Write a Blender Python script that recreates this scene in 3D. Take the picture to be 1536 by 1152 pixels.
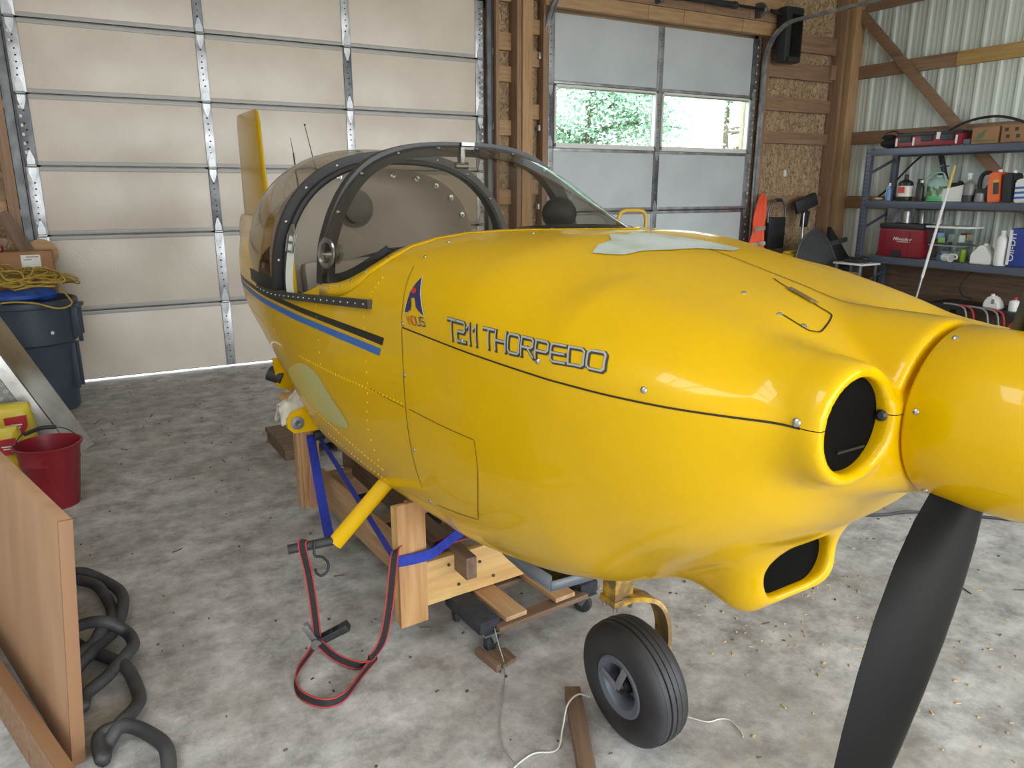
import bpy, bmesh, math, random
import numpy as np
from math import pi, sin, cos, radians, sqrt, atan2
from mathutils import Vector, Matrix
from mathutils.bvhtree import BVHTree
random.seed(7)
for _o in list(bpy.data.objects): bpy.data.objects.remove(_o)
SC = bpy.context.scene
COL = SC.collection

# ------------------------------------------------------------------ camera
cam_d = bpy.data.cameras.new('camera'); cam = bpy.data.objects.new('camera', cam_d); COL.objects.link(cam)
cam_d.sensor_width = 36.0; cam_d.lens = 1120.0/1536.0*36.0; cam_d.clip_start = .05
cam.location = (0, 0, 1.585)
cam.rotation_euler = (pi/2 - math.atan(293/1120), 0, radians(60.7-90))
SC.camera = cam
# ------------------------------------------------------------------ sky and exposure
SKY = 5.0
w_ = bpy.data.worlds.new('overcast_sky'); SC.world = w_; w_.use_nodes = True
w_.node_tree.nodes['Background'].inputs[0].default_value = (.93, .968, 1.0, 1)
w_.node_tree.nodes['Background'].inputs[1].default_value = SKY
SC.view_settings.view_transform = 'Standard'; SC.view_settings.look = 'None'
SC.view_settings.gamma = 1; SC.view_settings.use_curve_mapping = False
SC.view_settings.exposure = .70
SC.cycles.use_denoising = True
SC.cycles.max_bounces = 8; SC.cycles.diffuse_bounces = 5; SC.cycles.transparent_max_bounces = 16
SC.cycles.caustics_reflective = False; SC.cycles.caustics_refractive = False
def portal(name, loc, rot, sx, sy):          # sampling guides set in the real openings: they add no light
    l = bpy.data.lights.new(name, 'AREA'); l.shape = 'RECTANGLE'; l.size = sx; l.size_y = sy
    l.cycles.is_portal = True
    o = bpy.data.objects.new(name, l); COL.objects.link(o); o.location = loc; o.rotation_euler = rot
# room: doors on y=WY, sheet-metal wall on x=WX, open doorway in the wall behind the camera
WY, WX, WL, WB, CEIL = 7.085, 9.12, -2.7, -3.3, 4.35
OPEN = (-1.4, 7.8, 3.4)                       # x0, x1, height of the doorway behind the camera
SKYL = (-2.6, -.75, -.1, 1.6)               # translucent roof sheets x0,x1,y0,y1
portal('doorway_daylight', ((OPEN[0]+OPEN[1])/2, WB-.05, OPEN[2]/2), (radians(-90), 0, pi), OPEN[1]-OPEN[0], OPEN[2])
portal('skylight_daylight', ((SKYL[0]+SKYL[1])/2, (SKYL[2]+SKYL[3])/2, CEIL+.12), (0, 0, 0), SKYL[1]-SKYL[0], SKYL[3]-SKYL[2])

# ------------------------------------------------------------------ materials
def lin(r, g, b):
    f = lambda c: ((c/255+.055)/1.055)**2.4 if c > 10 else c/255/12.92
    return (f(r), f(g), f(b), 1)
MATS = {}
def mat(name, c1, rough=.5, metal=0, c2=None, scale=6, stretch=(1,1,1), detail=4, bump=0, bscale=None, coat=0, contrast=(.35,.65), spec=.5, dirt=None, trans=0, alpha=1, nrough=.5):
    if name in MATS: return MATS[name]
    m = bpy.data.materials.new(name); m.use_nodes = True; N = m.node_tree.nodes; L = m.node_tree.links
    b = N['Principled BSDF']; b.inputs['Base Color'].default_value = c1; b.inputs['Roughness'].default_value = rough
    b.inputs['Metallic'].default_value = metal; b.inputs['Specular IOR Level'].default_value = spec
    if coat: b.inputs['Coat Weight'].default_value = coat; b.inputs['Coat Roughness'].default_value = .04
    if trans: b.inputs['Transmission Weight'].default_value = trans
    if alpha < 1: b.inputs['Alpha'].default_value = alpha
    tc = N.new('ShaderNodeTexCoord'); mp = N.new('ShaderNodeMapping'); mp.inputs['Scale'].default_value = stretch
    L.new(tc.outputs['Object'], mp.inputs[0])
    def noise(s, d=4):
        n = N.new('ShaderNodeTexNoise'); n.inputs['Scale'].default_value = s; n.inputs['Detail'].default_value = d; n.inputs['Roughness'].default_value = nrough
        L.new(mp.outputs[0], n.inputs['Vector']); return n
    col = None
    if c2 is not None:
        n = noise(scale, detail); r = N.new('ShaderNodeValToRGB'); r.color_ramp.elements[0].position = contrast[0]; r.color_ramp.elements[1].position = contrast[1]
        r.color_ramp.elements[0].color = c1; r.color_ramp.elements[1].color = c2
        L.new(n.outputs['Fac'], r.inputs[0]); col = r.outputs[0]
    if dirt is not None:                     # (colour, scale, low, high)
        n = noise(dirt[1], 6); r = N.new('ShaderNodeValToRGB'); r.color_ramp.elements[0].position = dirt[2]; r.color_ramp.elements[1].position = dirt[3]
        r.color_ramp.elements[0].color = (0,0,0,1); r.color_ramp.elements[1].color = (1,1,1,1); L.new(n.outputs['Fac'], r.inputs[0])
        x = N.new('ShaderNodeMix'); x.data_type = 'RGBA'; L.new(r.outputs[0], x.inputs[0])
        if col: L.new(col, x.inputs[6])
        else: x.inputs[6].default_value = c1
        x.inputs[7].default_value = dirt[0]; col = x.outputs[2]
    if col: L.new(col, b.inputs['Base Color'])
    if bump:
        n = noise(bscale or scale, 5); bp = N.new('ShaderNodeBump'); bp.inputs['Strength'].default_value = bump; bp.inputs['Distance'].default_value = .01
        L.new(n.outputs['Fac'], bp.inputs['Height']); L.new(bp.outputs[0], b.inputs['Normal'])
    MATS[name] = m; return m
def glass_mat(name, tint, gloss=.08, rough=.03):
    m = bpy.data.materials.new(name); m.use_nodes = True; N = m.node_tree.nodes; L = m.node_tree.links
    N.remove(N['Principled BSDF']); out = N['Material Output']
    t = N.new('ShaderNodeBsdfTransparent'); t.inputs[0].default_value = tint
    g = N.new('ShaderNodeBsdfGlossy'); g.inputs['Roughness'].default_value = rough
    lw = N.new('ShaderNodeLayerWeight'); pw = N.new('ShaderNodeMath'); pw.operation = 'POWER'; pw.inputs[1].default_value = 4.0; L.new(lw.outputs['Facing'], pw.inputs[0])
    ma = N.new('ShaderNodeMath'); ma.operation = 'MULTIPLY_ADD'; ma.inputs[1].default_value = .6; ma.inputs[2].default_value = gloss*.5; L.new(pw.outputs[0], ma.inputs[0])
    mx = N.new('ShaderNodeMixShader'); L.new(ma.outputs[0], mx.inputs[0])
    L.new(t.outputs[0], mx.inputs[1]); L.new(g.outputs[0], mx.inputs[2]); L.new(mx.outputs[0], out.inputs[0])
    MATS[name] = m; return m
def osb_mat():
    m = bpy.data.materials.new('osb'); m.use_nodes = True; N = m.node_tree.nodes; L = m.node_tree.links; b = N['Principled BSDF']
    tc = N.new('ShaderNodeTexCoord'); n0 = N.new('ShaderNodeTexNoise'); n0.inputs['Scale'].default_value = 9; L.new(tc.outputs['Object'], n0.inputs['Vector'])
    ad = N.new('ShaderNodeMix'); ad.data_type = 'RGBA'; ad.blend_type = 'ADD'; ad.inputs[0].default_value = .22; L.new(tc.outputs['Object'], ad.inputs[6]); L.new(n0.outputs['Color'], ad.inputs[7])
    mp = N.new('ShaderNodeMapping'); mp.inputs['Scale'].default_value = (52, 52, 16); L.new(ad.outputs[2], mp.inputs[0])
    v = N.new('ShaderNodeTexVoronoi'); v.inputs['Scale'].default_value = 1; L.new(mp.outputs[0], v.inputs['Vector'])
    bw = N.new('ShaderNodeRGBToBW'); L.new(v.outputs['Color'], bw.inputs[0])
    r = N.new('ShaderNodeValToRGB'); r.color_ramp.elements[0].position = .15; r.color_ramp.elements[1].position = .9
    r.color_ramp.elements[0].color = lin(124, 98, 72); r.color_ramp.elements[1].color = lin(192, 166, 130)
    L.new(bw.outputs[0], r.inputs[0]); L.new(r.outputs[0], b.inputs['Base Color']); b.inputs['Roughness'].default_value = .75
    MATS['osb'] = m; return m
def wood(name, c1, c2, axis='z', rough=.65):
    st = {'x': (1.2, 14, 14), 'y': (14, 1.2, 14), 'z': (14, 14, 1.2)}[axis]
    return mat(name, c1, rough, 0, c2, 3.0, st, 6, .25, 5, contrast=(.3, .7), dirt=(tuple(x*.55 for x in c1[:3])+(1,), 1.1, .62, .72))
YEL = lin(216, 172, 0)
mat('yellow_paint', YEL, .3, 0, coat=.4, spec=.15, dirt=(lin(198, 156, 24), 3, .6, 1.0))
mat('yellow_worn', lin(206, 160, 30), .45, 0, dirt=(lin(112, 90, 56), 14, .42, .58))
mat('concrete', lin(208, 208, 207), .75, 0, lin(130, 129, 127), 6, (1,1,1), 15, .2, 30, dirt=(lin(140, 133, 124), 1.3, .42, .80), contrast=(.36, .64), nrough=.74)
mat('joint', lin(70, 66, 60), .9)
mat('door_skin', lin(222, 213, 200), .32, 0, lin(212, 202, 188), 2.5, (1,1,1), 4, .12, 60)
mat('door_skin_grey', lin(200, 207, 210), .5, 0, lin(190, 197, 200), 2, (1,1,1), 3, .05, 60)
mat('door_rail', lin(178, 175, 170), .4)
mat('galvanised', lin(150, 152, 154), .38, .75, lin(188, 190, 192), 9, (1,1,1), 4)
mat('galvanised_dark', lin(92, 95, 98), .45, .6, lin(120, 122, 124), 9)
mat('metal_wall', lin(226, 234, 228), .5, .0, lin(208, 217, 210), 1.6, (1, 1, .3), 4)
mat('black_rubber', lin(33, 33, 35), .62, 0, lin(52, 52, 55), 7, detail=6)
mat('black_frame', lin(24, 24, 25), .42)
mat('black_plastic', lin(32, 33, 36), .5, 0, lin(44, 45, 48), 5)
mat('black_gloss', lin(12, 12, 11), .38, 0, lin(22, 20, 18), 3, (1, 1, 1), 5, spec=.16)
mat('steel', lin(170, 172, 175), .3, .9)
mat('dark_steel', lin(70, 70, 72), .4, .8)
mat('screw_steel', lin(190, 190, 185), .25, .9)
mat('grey_vinyl', lin(176, 168, 156), .7, 0, lin(164, 156, 144), 3)
mat('rack_grey', lin(88, 93, 108), .45, .25)
mat('white_plastic', lin(226, 226, 222), .45)
mat('web_black', lin(26, 26, 28), .8, 0, lin(38, 37, 38), 90)
mat('web_red', lin(170, 50, 50), .8)
mat('web_blue', lin(30, 48, 150), .7, 0, lin(38, 60, 172), 60)
mat('web_peach', lin(196, 150, 130), .8)
mat('web_white', lin(214, 216, 204), .75)
mat('red_plastic', lin(134, 30, 42), .42)
mat('can_grey', lin(66, 76, 92), .5, 0, lin(58, 67, 82), 4)
mat('cardboard', lin(164, 124, 88), .8, 0, lin(150, 112, 78), 4)
mat('aluminium', lin(190, 188, 184), .28, .9, lin(160, 158, 152), 6)
mat('tread_grey', lin(112, 110, 104), .42, .5, lin(132, 130, 124), 8)
mat('brown_board', lin(188, 150, 116), .5, 0, lin(172, 134, 102), 2.2, (3, 3, .6), 5)
mat('leaf', lin(128, 168, 140), .6, 0, lin(170, 200, 178), 3, trans=0)
mat('bark', lin(110, 96, 84), .9)
mat('grass', lin(120, 140, 84), .9, 0, lin(96, 118, 70), 2)
mat('gravel', lin(190, 186, 178), .9, 0, lin(160, 156, 148), 12)
glass_mat('clear_glass', (.93, .97, .96, 1)); glass_mat('smoked_glass', (.66, .63, .575, 1)); glass_mat('smoked_canopy', (.66, .625, .565, 1))
glass_mat('milky_plastic', (.8, .86, .84, 1)); glass_mat('clear_plastic', (.74, .72, .66, 1), .5, .2)
osb_mat()
for ax in 'xyz':
    wood('pine_'+ax, lin(190, 156, 116), lin(166, 130, 92), ax)
    wood('old_pine_'+ax, lin(160, 128, 102), lin(136, 106, 82), ax)
    wood('new_pine_'+ax, lin(214, 178, 118), lin(190, 148, 90), ax)
    wood('grey_wood_'+ax, lin(128, 104, 84), lin(100, 80, 64), ax)
    wood('ply_'+ax, lin(200, 160, 112), lin(168, 120, 74), ax)

# ------------------------------------------------------------------ builders
class MB:
    """collects shapes in one bmesh; build() links them as one mesh object"""
    def __init__(s): s.bm = bmesh.new()
    def quad(s, pts):
        s.bm.faces.new([s.bm.verts.new(p) for p in pts]); return s
    def grid(s, P, closed_u=False, closed_v=False):
        P = [[s.bm.verts.new(p) for p in row] for row in P]; n, m = len(P), len(P[0])
        for i in range(n if closed_u else n-1):
            for j in range(m if closed_v else m-1):
                a, b, c, d = P[i][j], P[i][(j+1) % m], P[(i+1) % n][(j+1) % m], P[(i+1) % n][j]
                try: s.bm.faces.new([a, b, c, d])
                except ValueError: pass
        return P
    def box(s, c, size, rot=None, bev=0.0):
        b = bmesh.new(); bmesh.ops.create_cube(b, size=1.0)
        for v in b.verts: v.co = Vector((v.co.x*size[0], v.co.y*size[1], v.co.z*size[2]))
        if bev: bmesh.ops.bevel(b, geom=b.edges[:], offset=min(bev, min(size)*.45), segments=2, affect='EDGES', profile=.6)
        M = Matrix.Translation(c) @ (rot if rot is not None else Matrix.Identity(4))
        s._merge(b, M); return s
    def _merge(s, b, M):
        b.verts.ensure_lookup_table(); b.verts.index_update()
        vs = [s.bm.verts.new(M @ v.co) for v in b.verts]
        for f in b.faces:
            try: s.bm.faces.new([vs[v.index] for v in f.verts])
            except ValueError: pass
        b.free()
    def beam(s, p0, p1, wx, wy, up=(0,0,1), bev=.003):
        """rectangular bar from p0 to p1; wy is measured along up"""
        p0, p1 = Vector(p0), Vector(p1); d = p1-p0; L = d.length; d.normalize()
        u = Vector(up); u = (u-d*u.dot(d)); u.normalize(); x = u.cross(d)
        R = Matrix((x, u, d)).transposed().to_4x4()
        return s.box((p0+p1)/2, (wx, wy, L), R, bev)
    def cyl(s, p0, p1, r0, r1=None, n=16, cap=True):
        r1 = r0 if r1 is None else r1; p0, p1 = Vector(p0), Vector(p1); d = (p1-p0).normalized()
        a = d.orthogonal().normalized(); b = d.cross(a)
        R = [[(p + a*(r*cos(t))+b*(r*sin(t))) for t in [2*pi*k/n for k in range(n)]] for p, r in ((p0, r0), (p1, r1))]
        V = s.grid(R, closed_v=True)
        if cap:
            if r0 > 0: s.bm.faces.new(V[0])
            if r1 > 0: s.bm.faces.new(V[1][::-1])
        return s
    def tube(s, path, r, n=10, closed=False, cap=True):
        P = [Vector(p) for p in path]; N = len(P); rows = []; up = None
        for i, p in enumerate(P):
            if closed: t = P[(i+1) % N]-P[i-1]
            else: t = P[min(i+1, N-1)]-P[max(i-1, 0)]
            t.normalize()
            if up is None: up = t.orthogonal().normalized()
            up = (up-t*up.dot(t)).normalized(); b = t.cross(up); rr = r[i] if isinstance(r, (list, tuple)) else r
            rows.append([p+up*(rr*cos(a))+b*(rr*sin(a)) for a in [2*pi*k/n for k in range(n)]])
        V = s.grid(rows, closed_u=closed, closed_v=True)
        if cap and not closed: s.bm.faces.new(V[0]); s.bm.faces.new(V[-1][::-1])
        return s
    def lathe(s, prof, c=(0,0,0), axis=(0,0,1), n=24, cap0=True, cap1=True):
        a = Vector(axis).normalized(); x = a.orthogonal().normalized(); y = a.cross(x); c = Vector(c)
        rows = [[c+a*h+x*(r*cos(t))+y*(r*sin(t)) for t in [2*pi*k/n for k in range(n)]] for r, h in prof]
        V = s.grid(rows, closed_v=True)
        if cap0 and prof[0][0] > 1e-5: s.bm.faces.new(V[0])
        if cap1 and prof[-1][0] > 1e-5: s.bm.faces.new(V[-1][::-1])
        return s
    def ball(s, c, r, n=12, sc=(1,1,1)):
        b = bmesh.new(); bmesh.ops.create_uvsphere(b, u_segments=n, v_segments=max(6, n//2), radius=r)
        s._merge(b, Matrix.Translation(c) @ Matrix.Diagonal((sc[0], sc[1], sc[2], 1))); return s
    def prism(s, pts, off):
        """closed outline (3-D points) pushed by off"""
        o = Vector(off); A = [s.bm.verts.new(p) for p in pts]; B = [s.bm.verts.new(Vector(p)+o) for p in pts]; n = len(pts)
        s.bm.faces.new(A[::-1]); s.bm.faces.new(B)
        for i in range(n): s.bm.faces.new([A[i], A[(i+1) % n], B[(i+1) % n], B[i]])
        return s
    def ribbon(s, path, width, thick, side):
        """flat strap along path; side = width direction (vector or list)"""
        P = [Vector(p) for p in path]; rows = []
        for i, p in enumerate(P):
            t = (P[min(i+1, len(P)-1)]-P[max(i-1, 0)]).normalized(); sd = Vector(side[i] if isinstance(side, list) else side)
            sd = (sd-t*sd.dot(t)).normalized(); n = t.cross(sd)
            rows.append([p+sd*(width/2*a)+n*(thick/2*b) for a, b in ((-1,-1),(1,-1),(1,1),(-1,1))])
        V = s.grid(rows, closed_v=True); s.bm.faces.new(V[0]); s.bm.faces.new(V[-1][::-1]); return s
    def build(s, name, m, parent=None, smooth=35, loc=None):
        bmesh.ops.recalc_face_normals(s.bm, faces=s.bm.faces[:])
        me = bpy.data.meshes.new(name); s.bm.to_mesh(me); s.bm.free()
        return link(name, me, m, parent, smooth, loc)
def link(name, me, m, parent=None, smooth=35, loc=None):
    me.materials.append(MATS[m] if isinstance(m, str) else m)
    if smooth:
        me.polygons.foreach_set('use_smooth', [True]*len(me.polygons)); me.set_sharp_from_angle(angle=radians(smooth))
    o = bpy.data.objects.new(name, me); COL.objects.link(o)
    if parent is not None: o.parent = parent
    if loc is not None: o.location = loc
    return o
def empty(name, loc=(0,0,0), rz=0):
    o = bpy.data.objects.new(name, None); COL.objects.link(o); o.location = loc; o.rotation_euler = (0, 0, rz); o.empty_display_size = .1
    return o
def tag(o, label, cat, group=None):
    o['label'] = label; o['category'] = cat
    if group: o['group'] = group
    return o
def struct(o, label=None, cat=None):
    o['kind'] = 'structure'
    if label: o['label'] = label
    if cat: o['category'] = cat
    return o
def stuff(o): o['kind'] = 'stuff'; return o
def copy1(o, parent=None, loc=None):
    c = o.copy(); COL.objects.link(c)
    if parent is not None: c.parent = parent
    if loc is not None: c.location = loc
    return c
def smooth_path(P, n=8, closed=False):
    """Catmull-Rom through points"""
    P = [Vector(p) for p in P]; N = len(P); out = []
    for i in range(N if closed else N-1):
        a, b = P[i], P[(i+1) % N]; p0 = P[i-1] if (closed or i > 0) else a*2-b; p3 = P[(i+2) % N] if (closed or i+2 < N) else b*2-a
        for k in range(n):
            t = k/n; out.append(.5*((2*a)+(b-p0)*t+(2*p0-5*a+4*b-p3)*t*t+(3*a-p0-3*b+p3)*t**3))
    if not closed: out.append(P[-1])
    return out
def rotz(a): return Matrix.Rotation(a, 4, 'Z')
# ------------------------------------------------------------------ setting: floor
fl = struct(empty('floor'), 'grey stained concrete garage floor with a saw-cut joint', 'floor')
MB().box(((WL+WX)/2, (WB+WY)/2-.5, -.12), (WX-WL+.4, WY-WB+1.4, .1)).build('floor_base', 'joint', fl, 0)
def jy(x, d): return 3.873-.0545*x+d
s = MB(); s.prism([(WL, WB-1.2, -.07), (WX, WB-1.2, -.07), (WX, jy(WX, -.004), -.07), (WL, jy(WL, -.004), -.07)], (0, 0, .07)).build('slab', 'concrete', fl, 0)
s = MB(); s.prism([(WL, jy(WL, .004), -.07), (WX, jy(WX, .004), -.07), (WX, WY+.3, -.07), (WL, WY+.3, -.07)], (0, 0, .07)).build('slab', 'concrete', fl, 0)
rb = random.Random(3); s = MB()
for k in range(380):
    x, y = rb.uniform(-.2, 3.4), rb.uniform(1.2, 6.9); L = rb.uniform(.003, .013) if rb.random() < .85 else rb.uniform(.03, .09); a = rb.uniform(0, pi)
    s.box((x, y, .0025), (L, rb.uniform(.003, .008) if L < .03 else .003, .004), rotz(a))
o = s.build('floor_litter', mat('litter', lin(70, 58, 46), .9, 0, lin(110, 96, 74), 3), None, 0); stuff(o); tag(o, 'dry leaf bits and twigs scattered over the concrete floor', 'debris')
s = MB()
for k in range(260):
    x, y = rb.gauss(2.35, .35), rb.gauss(1.75, .5)
    s.box((x, y, .002), (rb.uniform(.004, .02), rb.uniform(.002, .006), .003), rotz(rb.uniform(0, pi)))
o = s.build('wood_shavings', mat('shaving', lin(196, 172, 130), .9), None, 0); stuff(o); tag(o, 'pale wood shavings strewn on the floor beyond the propeller', 'debris')

# ------------------------------------------------------------------ setting: walls and ceiling
wb = struct(empty('wall_back'), 'back wall of chipboard and timber framing holding both overhead doors', 'wall')
def sheet(x0, x1, z0, z1, y=WY+.05, t=.02): MB().box(((x0+x1)/2, y+t/2, (z0+z1)/2), (x1-x0, t, z1-z0-.001)).build('osb_sheet', 'osb', wb, 0)
D1 = (-.34, 3.66, 3.36); D2 = (4.38, 7.45, 3.36)
for x0, x1, z0, z1 in [(WL, -1.5, 0, 2.44), (-1.5, -.42, 0, 2.44), (WL, -.42, 2.44, CEIL), (-.42, 3.72, D1[2]+.02, CEIL), (3.72, 4.36, 0, 2.44), (3.72, 4.36, 2.44, CEIL), (4.36, 7.47, D2[2]+.12, CEIL), (7.47, WX+.02, 0, 2.44), (7.47, WX+.02, 2.44, CEIL)]: sheet(x0, x1, z0, z1)
def plank(p0, p1, wx, wy, m, up=(0,0,1), name='timber', parent=wb): return MB().beam(p0, p1, wx, wy, up).build(name, m, parent, 30)
# left of the large door
plank((-.455, 7.06, 0), (-.455, 7.06, 4.3), .075, .09, 'old_pine_z', (0,1,0), 'jamb')
for z in (1.42, 2.3, 3.2): plank((WL, 7.10, z), (-.5, 7.10, z), .06, .15, 'pine_x', name='girt')
# between the doors
plank((3.755, 7.04, 0), (3.755, 7.04, 4.3), .035, .12, 'old_pine_z', (0,1,0), 'jamb')
for z, t in ((3.01, .165), (2.705, .15), (2.19, .15), (1.5, .15), (3.45, .15)): plank((3.77, 7.10, z), (3.97, 7.10, z), .05, t, 'pine_x', name='girt')
plank((3.985, 7.03, 0), (3.985, 7.03, 4.3), .05, .16, 'old_pine_z', (0,1,0), 'stud')
plank((4.075, 7.01, 0), (4.075, 7.01, 4.3), .12, .15, 'pine_z', (0,1,0), 'post')
for z, t in ((3.17, .14), (2.87, .15), (2.36, .15), (1.6, .15), (3.5, .15)): plank((4.14, 7.10, z), (4.3, 7.10, z), .05, t, 'pine_x', name='girt')
plank((4.325, 7.05, 0), (4.325, 7.05, 4.3), .06, .1, 'old_pine_z', (0,1,0), 'jamb')
# header over the small door: three laminated planks with short butts
for i, (z, t) in enumerate(((3.43, .14), (3.575, .14), (3.73, .16))):
    x = 4.3
    for L in ((.95, 1.15, .7, .6) if i % 2 else (1.3, .5, .9, .8)):
        plank((x, 7.0, z), (min(x+L-.006, 7.62), 7.0, z), .08, t, 'pine_x' if i != 1 else 'old_pine_x', name='header_plank'); x += L
# right of the small door
plank((7.52, 7.06, 0), (7.52, 7.06, 4.3), .05, .1, 'old_pine_z', (0,1,0), 'jamb')
for z, t in ((3.355, .21), (3.02, .19), (2.62, .17), (2.215, .14), (1.42, .14), (.7, .14)): plank((7.55, 7.085, z), (8.78, 7.085, z), .05, t, 'old_pine_x', name='girt')
plank((8.80, 7.02, 0), (8.80, 7.02, 4.3), .05, .17, 'old_pine_z', (0,1,0), 'stud')
plank((8.73, 7.05, 2.95), (8.73, 7.05, 3.13), .09, .06, 'old_pine_z', (0,1,0), 'block')
plank((9.0, 6.98, 0), (9.0, 6.98, 4.3), .19, .15, 'pine_z', (0,1,0), 'corner_post')
# sheet-metal wall: ribbed sheets, a big rib every 23 cm with two small ones between
wr = struct(empty('wall_right'), 'pale ribbed sheet metal wall with timber girts', 'wall')
def ribprof(y):
    t = (y/.2286) % 1.0; d = min(t, 1-t)*.2286
    h = max(0, min(1, (.034-d)/.016))*.020
    for q in (.37, .63): h = max(h, max(0, min(1, (.011-abs(t-q)*.2286)/.006))*.004)
    return h
yy = WB
while yy < WY-.01:
    y1 = min(yy+.9144, WY); n = 74; s = MB(); rows = []
    for k in range(n+1):
        y = yy+(y1-yy)*k/n+.0; rows.append([(WX+.03-ribprof(y-WB), y, z) for z in (-.02, CEIL+.2)])
    s.grid(rows); s.build('metal_sheet', 'metal_wall', wr, 20); yy += .9144
for z, t, parts in ((3.045, .155, [(6.9, 5.62, 'old_pine_y'), (5.615, -3.2, 'new_pine_y')]), (2.23, .155, [(6.9, 3.2, 'old_pine_y'), (3.195, -3.2, 'old_pine_y')]), (1.41, .16, [(6.9, 3.2, 'old_pine_y'), (3.195, -3.2, 'old_pine_y')]), (3.85, .16, [(6.9, -3.2, 'old_pine_y')])):
    for a, b, m in parts: plank((WX-.03, a, z), (WX-.03, b, z), .06, t, m, name='girt', parent=wr)
plank((9.03, 6.94, 3.76), (9.03, 5.38, 2.2), .06, .11, 'old_pine_y', name='brace', parent=wr)
plank((9.03, 5.36, 2.18), (9.03, 4.3, 1.1), .06, .11, 'old_pine_y', name='brace', parent=wr)
plank((9.075, 6.85, .33), (9.075, -3.2, .33), .03, .62, 'grey_wood_y', name='wainscot_plank', parent=wr)
plank((9.05, 6.85, .66), (9.05, -3.2, .66), .05, .06, 'grey_wood_y', name='wainscot_cap', parent=wr)
# unseen sides of the building, so daylight only comes in through its openings
mat('liner_white', lin(220, 222, 220), .6)
wl = struct(empty('wall_left'), 'white steel-lined side wall', 'wall'); MB().box((WL-.05, (WB+WY)/2, CEIL/2), (.1, WY-WB+.3, CEIL)).build('liner_sheet', 'liner_white', wl, 0)
wf = struct(empty('wall_front'), 'white steel-lined front wall around an open doorway', 'wall')
for x0, x1, z0, z1 in [(WL-.1, OPEN[0], 0, CEIL), (OPEN[1], WX+.1, 0, CEIL), (OPEN[0], OPEN[1], OPEN[2], CEIL)]:
    MB().box(((x0+x1)/2, WB-.05, (z0+z1)/2), (x1-x0, .1, z1-z0)).build('liner_sheet', 'liner_white', wf, 0)
ce = struct(empty('ceiling'), 'white roof lining with a translucent daylight strip', 'ceiling')
mat('roof_white', lin(214, 210, 200), .7)
for x0, x1, y0, y1 in [(WL-.1, SKYL[0], WB-.1, WY+.15), (SKYL[1], WX+.1, WB-.1, WY+.15)]+[(a[0], a[1], *b) for a in (SKYL,) for b in ((WB-.1, a[2]), (a[3], WY+.15))]:
    MB().box(((x0+x1)/2, (y0+y1)/2, CEIL+.05), (x1-x0, y1-y0, .1)).build('roof_panel', 'roof_white', ce, 0)
for S_ in (SKYL,):
    for k in range(4): y = S_[2]+(S_[3]-S_[2])*k/3; MB().box(((S_[0]+S_[1])/2, y, CEIL+.03), (S_[1]-S_[0], .06, .09)).build('purlin', 'pine_x', ce, 0)

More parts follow.
